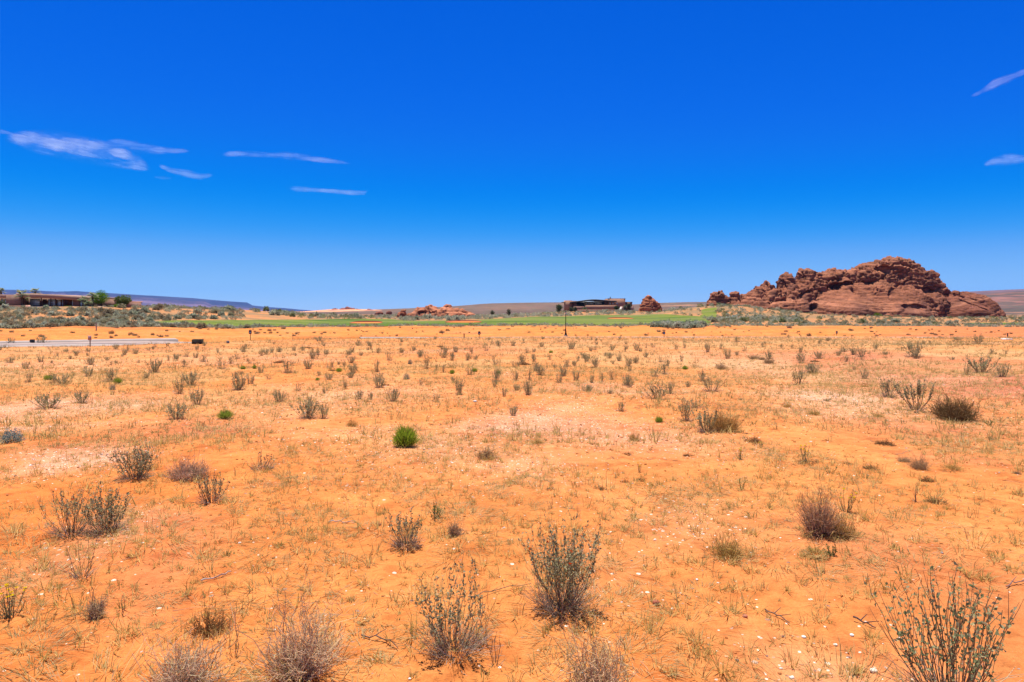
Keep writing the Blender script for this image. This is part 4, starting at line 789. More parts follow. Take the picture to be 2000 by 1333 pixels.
def proto(k, v):
    """variant v of kind k, natural height returned; used for everything beyond the nearest plants"""
    s = 1000+v*17+ord(k)
    if k == 'M': p = mallow(s, .5, [34, 26, 40, 22, 30, 18, 36][v % 7], [.62, .5, .75, .45, .6, .7, .85][v % 7], .05, [700, 440, 820, 340, 560, 280, 900][v % 7], .027, 0, .2, .0029, 90, (OLVD, OLV*1.05, OLVP)); h = .5
    elif k == 'T': p = tangle(s, .35, .5, 240, (0.581, 0.414, 0.234), (0.308, 0.2, 0.117), 40, .0022); h = .35
    elif k == 'G': p = broom(s); h = .33
    elif k == 'S': p = sage(s); h = .28
    elif k == 'D': p = mallow(s, .4, 14, .6, .03, 40, .02, 0, .5, .0026, 40, (STEMD, STEM, OLV), 2); h = .4
    elif k == 'Y': p = herb(s, .24, 16, 220, (.24, .25, .12), 16, .45, .018); h = .24
    elif k == 'K': p = tangle(s, .10, .34, 160, (0.36, 0.207, 0.0913), (0.171, 0.092, 0.0456), 24, .0022, 1.45); h = .09
    elif k == 'H': p = herb(s, .2, 7, 90); h = .2
    elif k == 't': p = tangle(s, .25, .36, 140, (0.717, 0.475, 0.152), (0.409, 0.261, 0.0913), 160, .0018); h = .27
    return p, h
NV = {'M': 7, 'T': 3, 'G': 2, 'S': 2, 'D': 3, 'Y': 2, 'K': 3, 'H': 2, 't': 2}
PROTO = {}
WID = {'M': .85, 'T': 1.35, 'G': 1.0, 'S': 1.35, 'D': .8, 'Y': 1.1, 'K': 3.6, 'H': .8, 't': 1.3}   # natural width over height
def get_proto(k, v):
    v %= NV[k]
    if (k, v) not in PROTO:
        p, h = proto(k, v); names = ('twigs', 'grass_blades') if k in 'TKt' else ('stems', 'leaves', 'flowers')
        e = make(KINDS[k][0], p, names=names, mats=(M_TWIG, M_STRAW) if k in 'TKt' else None); PROTO[(k, v)] = [e, h, False]
    return PROTO[(k, v)]
PLACED = []   # (object, kind, photo x, photo y, height m, width m, label or None)
occupied = []
def put(k, px, py, hp, wp=None, label=None, custom=None, rz=None):
    g = ground_at(px, py)
    if g is None: return None
    x, y, z = g; h = hp*y/F*1.04; w = (wp if wp else hp*WID[k])*y/F
    if custom is not None:
        e, h0, w0 = custom; e.location = (x, y, z-.01); e.rotation_euler = (0, 0, 0)
    else:
        i = len(PLACED); P = get_proto(k, i*5+int(px)); e0, h0, used = P
        e = clone(e0) if used else e0; P[2] = True; w0 = h0*WID[k]
        e.location = (x, y, z-.01); e.rotation_euler = (0, 0, (px*1.7+py) % 6.28 if rz is None else rz)
        sx = min(max((w/w0), .55*h/h0), 1.9*h/h0); e.scale = (sx, sx, h/h0)
    e['category'] = KINDS[k][1]; e['group'] = GROUPS[k]
    PLACED.append([e, k, px, py, h, w, label, y]); occupied.append((x, y, max(w, .15))); return e
def hero(k, px, py, hp, wp, label, gen, names=None, **kw):
    x, y, z = ground_at(px, py); h = hp*y/F*1.04
    p = gen(h, wp*y/F); names = names or (('twigs', 'grass_blades') if k in 'TKt' else ('stems', 'leaves', 'flowers'))
    e = make(KINDS[k][0], p, names=names, mats=(M_DRY, M_STRAW) if k in 'TKt' else None); return put(k, px, py, hp, wp, label, (e, h, wp))
# the nearest plants, each grown for itself
hero('M', 1097, 1187, 192, 140, 'leafy grey-green shrub with a few tiny orange flowers, tallest near the lens', lambda h, w: mallow(1, h, 84, .50, .06, 2100, .018, 6, .3, .0015, 420))
hero('M', 886, 1266, 172, 105, 'thin grey-green shrub with pale dry twigs at its foot, beside the orange-flowered one', lambda h, w: mallow(2, h, 42, .50, .06, 900, .017, 0, .42, .0014, 420, hv=(.4, 1.12)))
hero('M', 1858, 1368, 262, 290, 'big open shrub of brown rods and oval leaves, cut by the picture corner', lambda h, w: mallow(3, h, 58, .66, .08, 1150, .021, 0, .25, .0026, 90, (c3(.14, .18, .085), c3(.25, .285, .135), c3(.46, .46, .27)), 1, (.6, 1.08), .025))
hero('T', 588, 1312, 150, 170, 'large pale tangle of dry grey twigs, fullest of the dead bushes', lambda h, w: tangle(4, h, w, 210, (0.8, 0.614, 0.417), (0.609, 0.409, 0.278), 150, .0019, 1.15, .26))
hero('T', 360, 1345, 120, 160, 'dry grey twig bush cut by the lower picture edge beside the large pale tangle', lambda h, w: tangle(5, h, w, 170, (0.8, 0.634, 0.447), (0.609, 0.409, 0.278), 150, .0019, 1.2, .26))
hero('T', 1168, 1360, 140, 140, 'drooping dry twig bush at the lower picture edge below the orange-flowered shrub', lambda h, w: tangle(6, h, w, 170, (0.8, 0.595, 0.387), (0.509, 0.327, 0.207), 80, .0019, 1.1, .26))
hero('T', 1597, 1045, 92, 76, 'tall brown-purple dead bush with daisies beside it', lambda h, w: tangle(7, h, w, 300, (0.662, 0.448, 0.298), (0.353, 0.209, 0.14), 30, .0014, .8, .07))
hero('t', 1642, 1046, 44, 66, 'low straw-coloured scrub leaning on the tall brown-purple dead bush', lambda h, w: tangle(8, h, w, 220, (0.717, 0.475, 0.173), (0.376, 0.23, 0.0913), 220, .0015, 1.2, .1))
hero('M', 140, 1038, 112, 105, 'wide shrub of bare rods with leafy tips, lighter of a touching pair', lambda h, w: mallow(9, h, 40, .72, .05, 520, .018, 1, .45, .0018, 160))
hero('M', 208, 1036, 98, 75, 'dense shrub, darker of a touching pair', lambda h, w: mallow(10, h, 50, .55, .06, 900, .018, 0, .22, .0019, 200, (OLVD*.85, OLV*.85, OLVP*.85)))
hero('D', 160, 1128, 92, 50, 'two long bare stalks rising from a small straw clump', lambda h, w: mallow(11, h, 6, .45, .02, 0+30, .012, 0, .1, .0022, 70, (STEMD, STEM, OLV), 0, (.5, 1.1)))
hero('M', 264, 932, 76, 100, 'broad rounded grey-green shrub standing alone above the lavender dry bush', lambda h, w: mallow(12, h, 60, .72, .07, 1150, .022, 0, .2, .0022, 160))
hero('T', 368, 930, 44, 82, 'rounded lavender-grey dry cushion bush', lambda h, w: tangle(13, h, w, 420, (0.795, 0.555, 0.417), (0.421, 0.287, 0.195), 130, .0018, 1.2, .09))
hero('M', 416, 977, 74, 68, 'sparse dark upright shrub below the lavender-grey cushion bush', lambda h, w: mallow(14, h, 28, .58, .05, 330, .02, 0, .25, .0024, 140, (STEMD, OLV*.8, OLVP*.8)))
hero('D', 513, 917, 44, 50, 'thin leafless shrub over a dark dry base', lambda h, w: mallow(15, h, 20, .6, .06, 60, .02, 0, .4, .002, 220, (STEMD, STEM, OLV)))
hero('M', 792, 1067, 76, 62, 'upright dark-leaved shrub on bare orange sand, well before the bright green bush', lambda h, w: mallow(16, h, 32, .55, .045, 360, .018, 0, .4, .0019, 240, (OLVD*.8, OLV*.85, OLVP*.9)))
hero('D', 889, 1049, 32, 36, 'tiny lilac-grey dead shrub beside the upright dark-leaved one', lambda h, w: tangle(17, h, w, 120, (0.615, 0.414, 0.254), (0.341, 0.214, 0.133), 20, .0014, .9))
hero('G', 792, 873, 46, 52, 'vivid bright green round bush, largest of its colour', lambda h, w: broom(18, h, w, 1700, (.34, .42, .035), (.15, .21, .02)))
hero('M', 1790, 803, 62, 78, 'tall branching shrub on several bare trunks, beside the dark tumbleweed', lambda h, w: mallow(19, h, 26, .75, .05, 900, .033, 0, .5, .005, 30, hv=(.75, 1.05)))
hero('T', 1865, 820, 52, 84, 'big dark round tumbleweed on red soil', lambda h, w: tangle(20, h, w, 620, (0.376, 0.253, 0.122), (0.162, 0.108, 0.0559), 30, .0026, 1.3, .12))
hero('T', 1412, 842, 44, 70, 'rounded brown-yellow dry bush touching a thin leafy shrub', lambda h, w: tangle(21, h, w, 420, (0.709, 0.468, 0.173), (0.355, 0.224, 0.0927), 110, .002, 1.2, .08))
hero('M', 1380, 843, 50, 36, 'thin leafy shrub touching the rounded brown-yellow dry bush', lambda h, w: mallow(22, h, 24, .5, .06, 420, .028, 0, .3, .003, 120))
hero('S', 22, 866, 30, 44, 'pale blue-grey sagebrush by the picture edge', lambda h, w: sage(23, h, w, 1300, (.37, .43, .38), (.18, .22, .19)))
hero('Y', 22, 1205, 72, 70, 'yellow-flowered plant on long dry stems at the picture edge', lambda h, w: herb(24, h, 26, 240, (.22, .23, .11), 11, .75, .014))
hero('D', 186, 1200, 52, 36, 'small grey dry tuft of twigs standing on orange sand below the two stalks', lambda h, w: tangle(25, h, w, 130, (0.615, 0.445, 0.275), (0.325, 0.214, 0.133), 30, .0013, .7))
hero('K', 412, 1225, 58, 90, 'low brown web of dead twigs behind the large pale tangle', lambda h, w: tangle(26, h, w, 150, (0.461, 0.253, 0.101), (0.256, 0.131, 0.0609), 20, .0015, 1.3, .14))
hero('D', 458, 1282, 88, 16, 'single dark dead stalk between the two dry grey bushes', lambda h, w: mallow(27, h, 3, .12, .008, 40, .011, 0, .2, .002, 10, (STEMD, STEM, STEM), 1))
hero('D', 240, 1192, 44, 10, 'short bare dark stick upright in the sand', lambda h, w: mallow(28, h, 2, .10, .004, 24, .008, 0, .2, .0018, 4, (STEMD, STEM, STEM), 0))
hero('D', 950, 1252, 78, 14, 'lone crooked dead stalk beside the thin grey-green shrub', lambda h, w: mallow(29, h, 2, .08, .004, 18, .009, 0, .2, .0016, 16, (STEMD, STEM, STEM), 1))
hero('D', 968, 1292, 66, 32, 'crooked pale dead twig with its shadow beside it, lower than the lone stalk', lambda h, w: mallow(30, h, 5, .5, .01, 10, .009, 0, .6, .0018, 20, (STEM, STEM, STEM), 1))
hero('H', 850, 1013, 38, 40, 'little green leafy sprig on sand behind the tiny lilac-grey dead shrub', lambda h, w: herb(31, h, 14, 170, (.15, .19, .05)))
hero('t', 1420, 1082, 56, 84, 'loose olive straw clump with curled dry stems', lambda h, w: tangle(32, h, w, 130, (0.717, 0.507, 0.173), (0.409, 0.276, 0.0913), 240, .0014, 1.2, .12))
hero('t', 1592, 1080, 40, 40, 'tuft of olive-green grass just before the tall brown-purple dead bush', lambda h, w: tangle(33, h, w, 20, (0.512, 0.414, 0.101), (0.376, 0.292, 0.0714), 320, .0012, .9))
hero('H', 1622, 1082, 30, 28, 'small dark green leafy sprig beside the olive-green grass tuft', lambda h, w: herb(34, h, 12, 130, (.12, .16, .05)))
hero('Y', 1652, 1000, 50, 44, 'dry-stemmed daisies with yellow heads behind the tall brown-purple dead bush', lambda h, w: herb(35, h, 18, 150, (.20, .19, .10), 9, .5, .013))
hero('T', 952, 894, 24, 42, 'low grey dead bush with white bleached sticks in it', lambda h, w: tangle(36, h, w, 240, (0.8, 0.58, 0.322), (0.416, 0.261, 0.143), 10, .002, 1.3))
hero('D', 1787, 984, 42, 12, 'bare dark dead stick standing alone below the straws and dead clumps', lambda h, w: mallow(37, h, 3, .2, .01, 10, .012, 0, .3, .003, 14, (STEMD, STEM, STEM), 1))
# everything farther out that the photo shows: kind, x, y of its foot, height, width in photo pixels
FIELD = '''M399,676,10,13 M600,819,52,46 M632,819,32,26 M345,820,42,42 M95,796,36,50 M160,786,30,30 M1340,822,46,42 M1360,797,26,42 M1390,766,43,46 M1283,779,36,56 M1735,777,46,46 M1560,751,36,36 M1586,729,24,40 M1600,701,18,20 M1565,709,26,22
M1785,697,34,44 M1918,727,42,46 M1957,737,30,40 M1910,673,22,28 M1003,814,26,18 M19,709,14,26 M56,746,23,20 M124,751,26,28 M214,747,32,38 M178,713,20,18 M301,728,33,28 M360,717,20,16 M434,721,27,22 M374,753,35,30 M350,770,36,28 M385,790,42,28 M465,762,35,36 M546,785,28,26
M563,729,31,32 M525,742,15,16 M583,764,25,14 M642,742,18,18 M674,756,19,12 M633,770,15,12 M602,721,22,20 M611,701,20,16 M644,719,21,20 M464,702,16,14 M475,688,19,14 M546,688,15,12 M574,685,13,12 M592,685,13,10 M382,699,15,14 M397,707,18,20 M343,704,13,18 M329,704,12,10 M264,692,14,16 M226,683,14,14 M210,704,10,14 M101,709,8,12 M128,688,8,14
M82,671,18,28 M21,671,13,36 M173,687,11,12 M171,695,8,8 M290,685,11,12 M488,711,16,10 M624,667,13,18 M638,693,14,18 M682,693,14,18 M700,676,11,10 M705,695,10,10 M721,676,12,10 M761,704,26,18 M785,690,14,12 M808,686,12,8 M866,699,16,18 M864,683,8,10 M913,704,18,12 M929,702,11,12 M950,685,18,14 M974,676,14,14 M1002,676,14,14 M1029,690,11,12 M1043,688,10,8 M967,713,22,16 M1043,707,14,10
M1074,702,13,12 M1058,678,12,12 M1094,669,10,16 M1116,683,22,20 M1141,700,14,14 M1164,716,22,14 M1209,706,13,14 M1230,725,20,10 M1261,699,13,10 M1244,685,18,22 M1195,685,15,12 M1223,683,12,12 M1275,679,14,12 M1291,707,18,14 M1279,737,25,22 M1195,741,21,16 M1176,746,22,12 M1156,749,20,8 M1125,742,26,18 M1099,735,28,24 M1107,718,18,16 M1008,744,22,14 M1034,742,24,14 M1032,772,37,20 M1009,763,16,14 M985,776,23,10 M966,756,20,12
M896,772,38,18 M852,784,25,18 M822,753,15,12 M885,746,11,10 M768,784,35,24 M701,781,24,20 M724,781,18,12 M738,746,28,22 M736,727,28,16 M852,723,14,12 M866,727,18,8 M833,721,31,16 M672,716,16,8 M693,718,14,8 M1212,802,24,28 M1331,706,16,10 M1303,716,19,10 M1321,683,12,12 M1337,681,12,10 M1382,688,23,12 M1421,700,25,16 M1440,695,11,10 M1454,686,15,12 M1440,669,13,16 M1526,681,9,10 M1650,688,13,18 M1682,697,21,24 M1710,683,12,10 M1729,693,8,12 M1617,667,10,12 M1601,672,10,10 M1489,678,12,10 M1309,771,28,22 M1345,756,14,14 M1615,784,9,26 M1860,702,8,18 M1839,662,8,14 M1870,665,10,28 M1230,756,20,22 M1146,763,17,24 M1191,770,11,14 M1447,779,7,16
T1502,710,13,22 T1472,701,10,22 T1408,721,12,22 T1488,703,8,14 t687,833,21,24 t1050,868,15,30 t1590,811,14,32 t1716,817,11,24 t1538,795,11,20 t1689,756,9,20 T1796,914,30,36 T1765,900,13,26 T1988,925,11,14 t1860,916,17,56 t1238,858,24,22
G440,819,23,32 G1338,723,10,13 G662,726,10,14 G883,729,12,12 G927,726,10,14 G973,731,10,10 G95,741,14,20 G230,749,15,18 G475,721,9,12 G497,721,10,10 G1287,824,16,18 G1076,690,7,10 G620,743,8,10 S794,741,14,14 S801,713,12,10 S220,762,13,13 H15,833,18,20
Y1445,899,27,28 Y1487,869,12,20 Y1572,900,42,36 Y1249,921,27,18 H1449,958,39,16 H1622,927,24,30 H1933,833,20,26 H1985,972,17,26 H1524,951,13,12 H1692,939,15,18 H1388,958,15,12 H1270,880,10,12 H1075,955,16,12 H1120,955,14,10
K1470,863,12,34 K1728,867,11,36 K1578,902,8,44 K1700,915,9,28 K1812,943,14,26 K1830,984,13,38 K1225,888,6,20 K1345,890,7,24 K1075,962,7,26 K1220,940,7,20 K1250,938,8,22 K1655,905,6,20 K1170,957,8,26 D1075,1000,30,8 D1130,1015,26,10 D1400,940,22,10'''
for line in FIELD.split():
    k = line[0]; v = line[1:].split(','); put(k, *[float(a) for a in v])
rgx = np.random.default_rng(77)
def free(x, y, r): return all((x-a)**2+(y-b)**2 > (r+.3*c)**2 for a, b, c in occupied)
cnt = 0
for _ in range(3600):      # the many small shrubs of the far half of the lot
    py = 655+rgx.beta(1.1, 2.6)*130; px = rgx.uniform(-20, 2020)
    g = ground_at(px, py)
    if g is None or g[1] < 17: continue
    if road_sd(np.array([g[0]]), np.array([g[1]]))[0] > -1.2 or not free(g[0], g[1], .35): continue
    if px > 1250 and rgx.uniform() < .45: continue
    if px < 480 and rgx.uniform() < .3: continue
    kx = 'M' if rgx.uniform() < .9 else 'K'; h = rgx.uniform(.16, .46)*(1 if kx == 'M' else .3); put(kx, px, py, h*F/g[1]); cnt += 1
    if cnt >= 165: break

# labels for the plants without a hand-written one: what they look like and the landmark they stand by
LAND = [(1105, 655, 'the street lamp'), (386, 672, 'the wide blackish utility box'), (445, 671, 'the small grey utility box'), (176, 677, 'the brown wooden sign post'), (489, 664, 'the lone dark sign'), (936, 661, 'the dark square sign on the kerb'), (1297, 658, 'the sign ending the white kerb'), (1634, 656, 'the sign below the outcrop'), (1966, 664, 'the white slab'),
        (792, 872, 'the vivid green bush'), (440, 818, 'the second green bush'), (264, 932, 'the broad rounded shrub'), (1865, 820, 'the dark tumbleweed'), (1412, 842, 'the brown-yellow dry bush'), (1597, 1045, 'the brown-purple dead bush'), (22, 866, 'the blue-grey sagebrush'), (952, 894, 'the bush with bleached sticks'), (928, 785, 'the white stone'), (1790, 803, 'the tall branching shrub'), (794, 741, 'the little silvery sagebrush'), (1502, 710, 'the grey dead cushion'), (1097, 1187, 'the orange-flowered shrub'), (368, 930, 'the lavender cushion bush'), (62, 671, 'the small black utility box'), (1785, 697, 'the round shrub below the outcrop'), (1560, 750, 'the pair of dark shrubs'), (1920, 726, 'the twin shrubs at the slope'), (465, 761, 'the fan-shaped shrub')]
FIXED = {(440, 819): 'second-largest bright green bush, small and round', (794, 741): 'little silvery pale sagebrush in the middle of the lot', (1502, 710): 'round grey dead cushion bush, palest of three in a line', (1785, 697): 'round leafy shrub by itself below the biggest outcrop', (1560, 751): 'nearer of a pair of dark shrubs by red soil', (1586, 729): 'farther, wider of a pair of dark shrubs by red soil',
         (1918, 727): 'larger of twin shrubs at the edge of the red slope', (1957, 737): 'smaller of twin shrubs at the edge of the red slope', (465, 762): 'fan-shaped dark shrub spreading from one foot behind the second green bush', (600, 819): 'tall grey-green shrub with bare foot beside a much smaller one, past the second green bush'}
used_l = set()
for P in PLACED:
    if P[6]: P[0]['label'] = P[6]; used_l.add(P[6])
def size_word(h): return 'tiny' if h < .17 else 'small' if h < .32 else 'knee-high' if h < .52 else 'tall'
KD = {'M': 'grey-green shrub', 'T': 'grey dry bush', 'G': 'bright green bush', 'S': 'pale blue sagebrush', 'D': 'bare dead shrub', 'Y': 'yellow-flowered plant', 'K': 'dark dead clump', 'H': 'green herb', 't': 'straw-coloured bush'}
for P in sorted([p for p in PLACED if not p[6]], key=lambda p: -p[3]):
    e, k, px, py, h, w, lab, Y = P
    if (int(px), int(py)) in FIXED: e['label'] = FIXED[(int(px), int(py))]; used_l.add(e['label']); continue
    sw = 'squat' if w > 1.25*h and k in 'MG' else 'narrow' if w < .62*h and k == 'M' else ''
    done = False
    for lx, ly, nm in sorted(LAND, key=lambda l: abs(l[0]-px)+2.2*abs(l[1]-py))[:6]:
        dx, dy = px-lx, py-ly
        if abs(dx)+2.2*abs(dy) > 330: continue
        if abs(dx) > 1.3*abs(dy): rel = ('just ' if abs(dx) < 45 else '')+('on the clubhouse-facing side of' if (dx > 0) == (lx < 1170) else 'on the far side of' if False else 'beside')
        else: rel = ('just ' if abs(dy) < 22 else 'well ')+('before' if dy > 0 else 'behind')
        if rel == 'beside': rel = 'close beside' if abs(dx) < 45 else 'a stretch to the side of'
        if rel.endswith('side of') and 'clubhouse' in rel: rel = ('just off' if abs(dx) < 45 else 'some way off')+' the clubhouse side of'
        lb = ' '.join(x for x in (size_word(h), sw, KD[k], rel, nm) if x)
        if lb not in used_l and len(lb.split()) <= 16: e['label'] = lb; used_l.add(lb); done = True; break
    if not done:
        z_ = ('far part of the lot, near the road' if py < 680 else 'far half of the lot' if py < 735 else 'open middle of the lot'); side = 'house' if px < 700 else 'clubhouse' if px < 1300 else 'outcrop'
        e['label'] = f'{size_word(h)} {KD[k]} in the {z_}, {side} side'; e['group'] = f'{KD[k]}s in the {z_}, {side} side'

# ------------------------------------------------------------------ sagebrush beyond the road, scrub on the bank
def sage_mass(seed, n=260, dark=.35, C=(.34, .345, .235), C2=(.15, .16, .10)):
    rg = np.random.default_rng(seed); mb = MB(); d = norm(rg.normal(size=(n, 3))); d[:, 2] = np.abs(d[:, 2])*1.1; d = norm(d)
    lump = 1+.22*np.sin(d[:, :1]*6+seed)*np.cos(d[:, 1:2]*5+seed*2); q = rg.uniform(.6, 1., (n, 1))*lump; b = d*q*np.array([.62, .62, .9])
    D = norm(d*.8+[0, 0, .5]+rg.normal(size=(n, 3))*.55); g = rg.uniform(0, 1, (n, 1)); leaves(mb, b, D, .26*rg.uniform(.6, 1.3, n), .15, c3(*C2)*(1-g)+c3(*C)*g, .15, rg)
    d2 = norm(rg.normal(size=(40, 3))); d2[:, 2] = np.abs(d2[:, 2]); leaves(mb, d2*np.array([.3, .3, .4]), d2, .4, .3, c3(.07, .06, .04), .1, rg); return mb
SMC = [((.50, .49, .34), (.24, .245, .16)), ((.46, .48, .34), (.21, .235, .145)), ((.40, .37, .22), (.20, .175, .10)), ((.56, .56, .42), (.29, .30, .21)), ((.36, .29, .17), (.17, .125, .08)), ((.32, .33, .15), (.13, .15, .05))]
SM = [sage_mass(501+i, 300, C=SMC[i][0], C2=SMC[i][1]) for i in range(6)]
rgs = np.random.default_rng(900); cand = []
def try_add(n, xr, yr, keepf, hr, zone, types):
    b = rgs.uniform(xr[0], xr[1], n); Y = rgs.uniform(yr[0], yr[1], n); X = (b-CX)/F*Y; kp = keepf(b, X, Y)
    for bb, x, y in zip(b[kp], X[kp], Y[kp]): cand.append((x, y, rgs.uniform(*hr)*(1 if rgs.uniform() < .8 else 1.4), zone, types[rgs.integers(len(types))]))
def onfair(X, Y): return fair_mask(X, Y)
def sdp(X, Y): return np.where(Y > 260, 200, road_sd(X, Y))
clump = lambda X, Y, s=9., k=0: fbm(X/s, Y/s, k, 3, 555)
try_add(2600, (-60, 400), (84, 200), lambda b, X, Y: (sdp(X, Y) > 43) & (~onfair(X, Y)) & (clump(X, Y) > -.34+.3*(b > 240)) & (Y < 150), (.30, .75), 'slope', [0, 1, 2, 3, 4, 4, 2, 4, 0])
try_add(260, (-60, 260), (146, 160), lambda b, X, Y: (clump(X, Y) > -.1) & ((Y < 150) | (b > 205)), (.22, .36), 'slope', [0, 1, 2, 4, 0])
try_add(420, (180, 480), (125, 240), lambda b, X, Y: (sdp(X, Y) > 50) & (~onfair(X, Y)) & (clump(X, Y) > -.25), (.5, 1.0), 'slope', [0, 2, 4, 4, 1])
try_add(6500, (-60, 2060), (88, 160), lambda b, X, Y: (sdp(X, Y) > 45) & (sdp(X, Y) < 58) & (~onfair(X, Y)) & (clump(X, Y, 7., 2) > -.28-.1*(b > 1400)), (.32, .6), 'band', [0, 1, 1, 3, 0, 2])
try_add(170, (1270, 1375), (118, 140), lambda b, X, Y: (clump(X, Y, 7., 2) > -.6), (.55, .95), 'band', [1, 3, 1])
try_add(900, (1240, 1560), (175, 330), lambda b, X, Y: (sdp(X, Y) > 52) & (~onfair(X, Y)) & (clump(X, Y, 10., 3) > -.25) & (b > 1245+.0*Y), (.6, 1.25), 'knoll', [0, 1, 2, 3, 0, 5])
try_add(900, (1400, 2060), (126, 320), lambda b, X, Y: (sdp(X, Y) > 46) & (~onfair(X, Y)) & (clump(X, Y, 10., 3) > -.30), (.45, .85), 'flat', [0, 1, 2, 2, 4, 5])
try_add(800, (740, 1240), (200, 400), lambda b, X, Y: (~onfair(X, Y)) & (clump(X, Y, 9., 4) > -.3), (.7, 1.3), 'behind', [0, 1, 3, 0])
try_add(320, (1000, 1240), (300, 385), lambda b, X, Y: (~onfair(X, Y)) & (clump(X, Y, 9., 4) > -.1), (.7, 1.3), 'behind', [0, 1, 2, 3])
try_add(420, (300, 760), (200, 330), lambda b, X, Y: (~onfair(X, Y)) & (clump(X, Y, 9., 4) > -.2), (.8, 1.4), 'behind', [0, 1, 2, 5])
ZL = {'slope': ('rounded grey-green sagebrush clump on the slope below the brown house', 'sagebrush on the slope below the house'), 'band': ('low sagebrush clump in the band between the orange bank and the fairway', 'sagebrush along the top of the orange bank'), 'knoll': ('sagebrush clump on the green knoll between the clubhouse and the big outcrop', 'sagebrush on the knoll'),
      'flat': ('sagebrush clump on the flat before the biggest red outcrop', 'sagebrush before the outcrop'), 'behind': ('sagebrush clump lining the back of the fairway', 'sagebrush behind the fairway')}
cand.sort(key=lambda c: -c[2]/c[1])
SMO = [None]*6; rest = MB()
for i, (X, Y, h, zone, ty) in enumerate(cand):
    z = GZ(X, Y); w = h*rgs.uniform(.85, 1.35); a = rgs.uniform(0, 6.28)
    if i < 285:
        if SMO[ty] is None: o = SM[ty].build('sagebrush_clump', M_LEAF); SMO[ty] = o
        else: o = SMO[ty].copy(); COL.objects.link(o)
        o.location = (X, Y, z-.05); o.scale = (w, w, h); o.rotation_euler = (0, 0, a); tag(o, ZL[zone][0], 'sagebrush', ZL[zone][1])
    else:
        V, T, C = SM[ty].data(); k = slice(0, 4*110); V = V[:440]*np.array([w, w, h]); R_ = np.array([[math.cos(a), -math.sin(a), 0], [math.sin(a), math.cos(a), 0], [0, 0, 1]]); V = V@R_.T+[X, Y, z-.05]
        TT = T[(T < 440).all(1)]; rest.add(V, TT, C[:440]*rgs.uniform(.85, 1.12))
# far scrub dots over the plain
ns = 5200; Yd = rgs.uniform(330, 1150, ns)**1.0; Xd = (rgs.uniform(480, 2060, ns)-CX)/F*Yd; Zd = G(Xd, Yd, False)
tt = np.clip((Yd-480)/820, 0, 1)
sel = (Yd < 470)
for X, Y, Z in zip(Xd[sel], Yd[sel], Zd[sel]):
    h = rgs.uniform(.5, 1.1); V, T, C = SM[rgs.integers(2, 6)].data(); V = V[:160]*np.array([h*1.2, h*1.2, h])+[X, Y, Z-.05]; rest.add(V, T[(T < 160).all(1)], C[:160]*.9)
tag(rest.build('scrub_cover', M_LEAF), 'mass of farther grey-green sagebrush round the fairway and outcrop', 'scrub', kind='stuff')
BANKS = 0; KP = [tangle(701+i, .32, .75, 110, (.55, .41, .24), (.30, .20, .12), 170, .008, .8) for i in range(3)]; KPO = []
for i, (A, B) in enumerate(KP):
    m = MB(); m.v = A.v+B.v; m.c = A.c+B.c; m.t = A.t+[t+A.n for t in B.t]; m.n = A.n+B.n; KPO.append(m)
KPO2 = [None]*3
lab_b = {0: ('small dark tuft on the orange bank between the house slope and the street lamp', 'tufts on the bank, house end'), 1: ('small dark tuft on the orange bank behind the street lamp', 'tufts on the bank by the lamp'), 2: ('small dark tuft on the orange bank below the big outcrop', 'tufts on the bank, outcrop end')}
k = 0
bb = rgs.uniform(-10, 2010, 4000); YY = rgs.uniform(60, 135, 4000); XX_ = (bb-CX)/F*YY; ss = sdp(XX_, YY); kk = (ss > 8) & (ss < 46) & (clump(XX_, YY, 6., 8) > -.15)
for b, X, Y in zip(bb[kk], XX_[kk], YY[kk]):
    h = rgs.uniform(.13, .34)*(1.6 if rgs.uniform() < .12 else 1); v = k % 3
    if KPO2[v] is None: o = KPO[v].build('scrub_tuft', M_TWIG); KPO2[v] = o
    else: o = KPO2[v].copy(); COL.objects.link(o)
    w = h*rgs.uniform(.45, .85)/.32; o.location = (X, Y, GZ(X, Y)-.02); o.scale = (w, w, h/.32); o.rotation_euler = (0, 0, rgs.uniform(0, 6.28))
    zz = 0 if b < 950 else 1 if b < 1320 else 2; tag(o, lab_b[zz][0], 'scrub tuft', lab_b[zz][1]); k += 1
    if k >= 260: break

# ------------------------------------------------------------------ dry grass, gravel, twig litter (nobody could count these)
rgg = np.random.default_rng(2024)
def scatter(n, y0, y1, pw=1.0, half=.80):
    """random points of the visible ground wedge, denser near"""
    u = rgg.uniform(0, 1, n); y = y0*(y1/y0)**u if pw == 0 else (y0**pw+u*(y1**pw-y0**pw))**(1/pw); x = rgg.uniform(-half, half, n)*y; return x, y
grass = MB()
def tufts(n, y0, y1, pw, nb, L, W, C, thr=-.15, flat=0., sp=.02, keep=None):
    x, y = scatter(n, y0, y1, pw); f = fbm(x/1.6, y/1.6, 0, 3, 801)+.5*fbm(x/6, y/6, 0, 2, 802)
    k = (f > thr) & (road_sd(x, y) < -.6); x, y = x[k], y[k]; m = len(x); z = G(x, y)
    sz = rgg.gamma(3, .33, m); tone = rgg.uniform(0, 1, (m, 1)); base = c3(*C[0])*(1-tone)+c3(*C[1])*tone
    i = np.repeat(np.arange(m), nb); q = len(i); a = rgg.uniform(0, 6.283, q); r = sp*np.sqrt(rgg.uniform(0, 1, q))*sz[i]
    el = rgg.uniform(.55, 1.5, q) if not flat else rgg.uniform(.02, .5, q)
    D = np.stack([np.cos(a)*np.cos(el), np.sin(a)*np.cos(el), np.sin(el)], 1); P = np.stack([x[i]+r*np.cos(a), y[i]+r*np.sin(a), z[i]-.004], 1)
    blades(grass, P, D, L*sz[i]*rgg.uniform(.5, 1.2, q), W*(1 if np.isscalar(W) else 1), base[i]*(1+rgg.normal(size=(q, 1))*.18), .35 if not flat else .7, rgg)
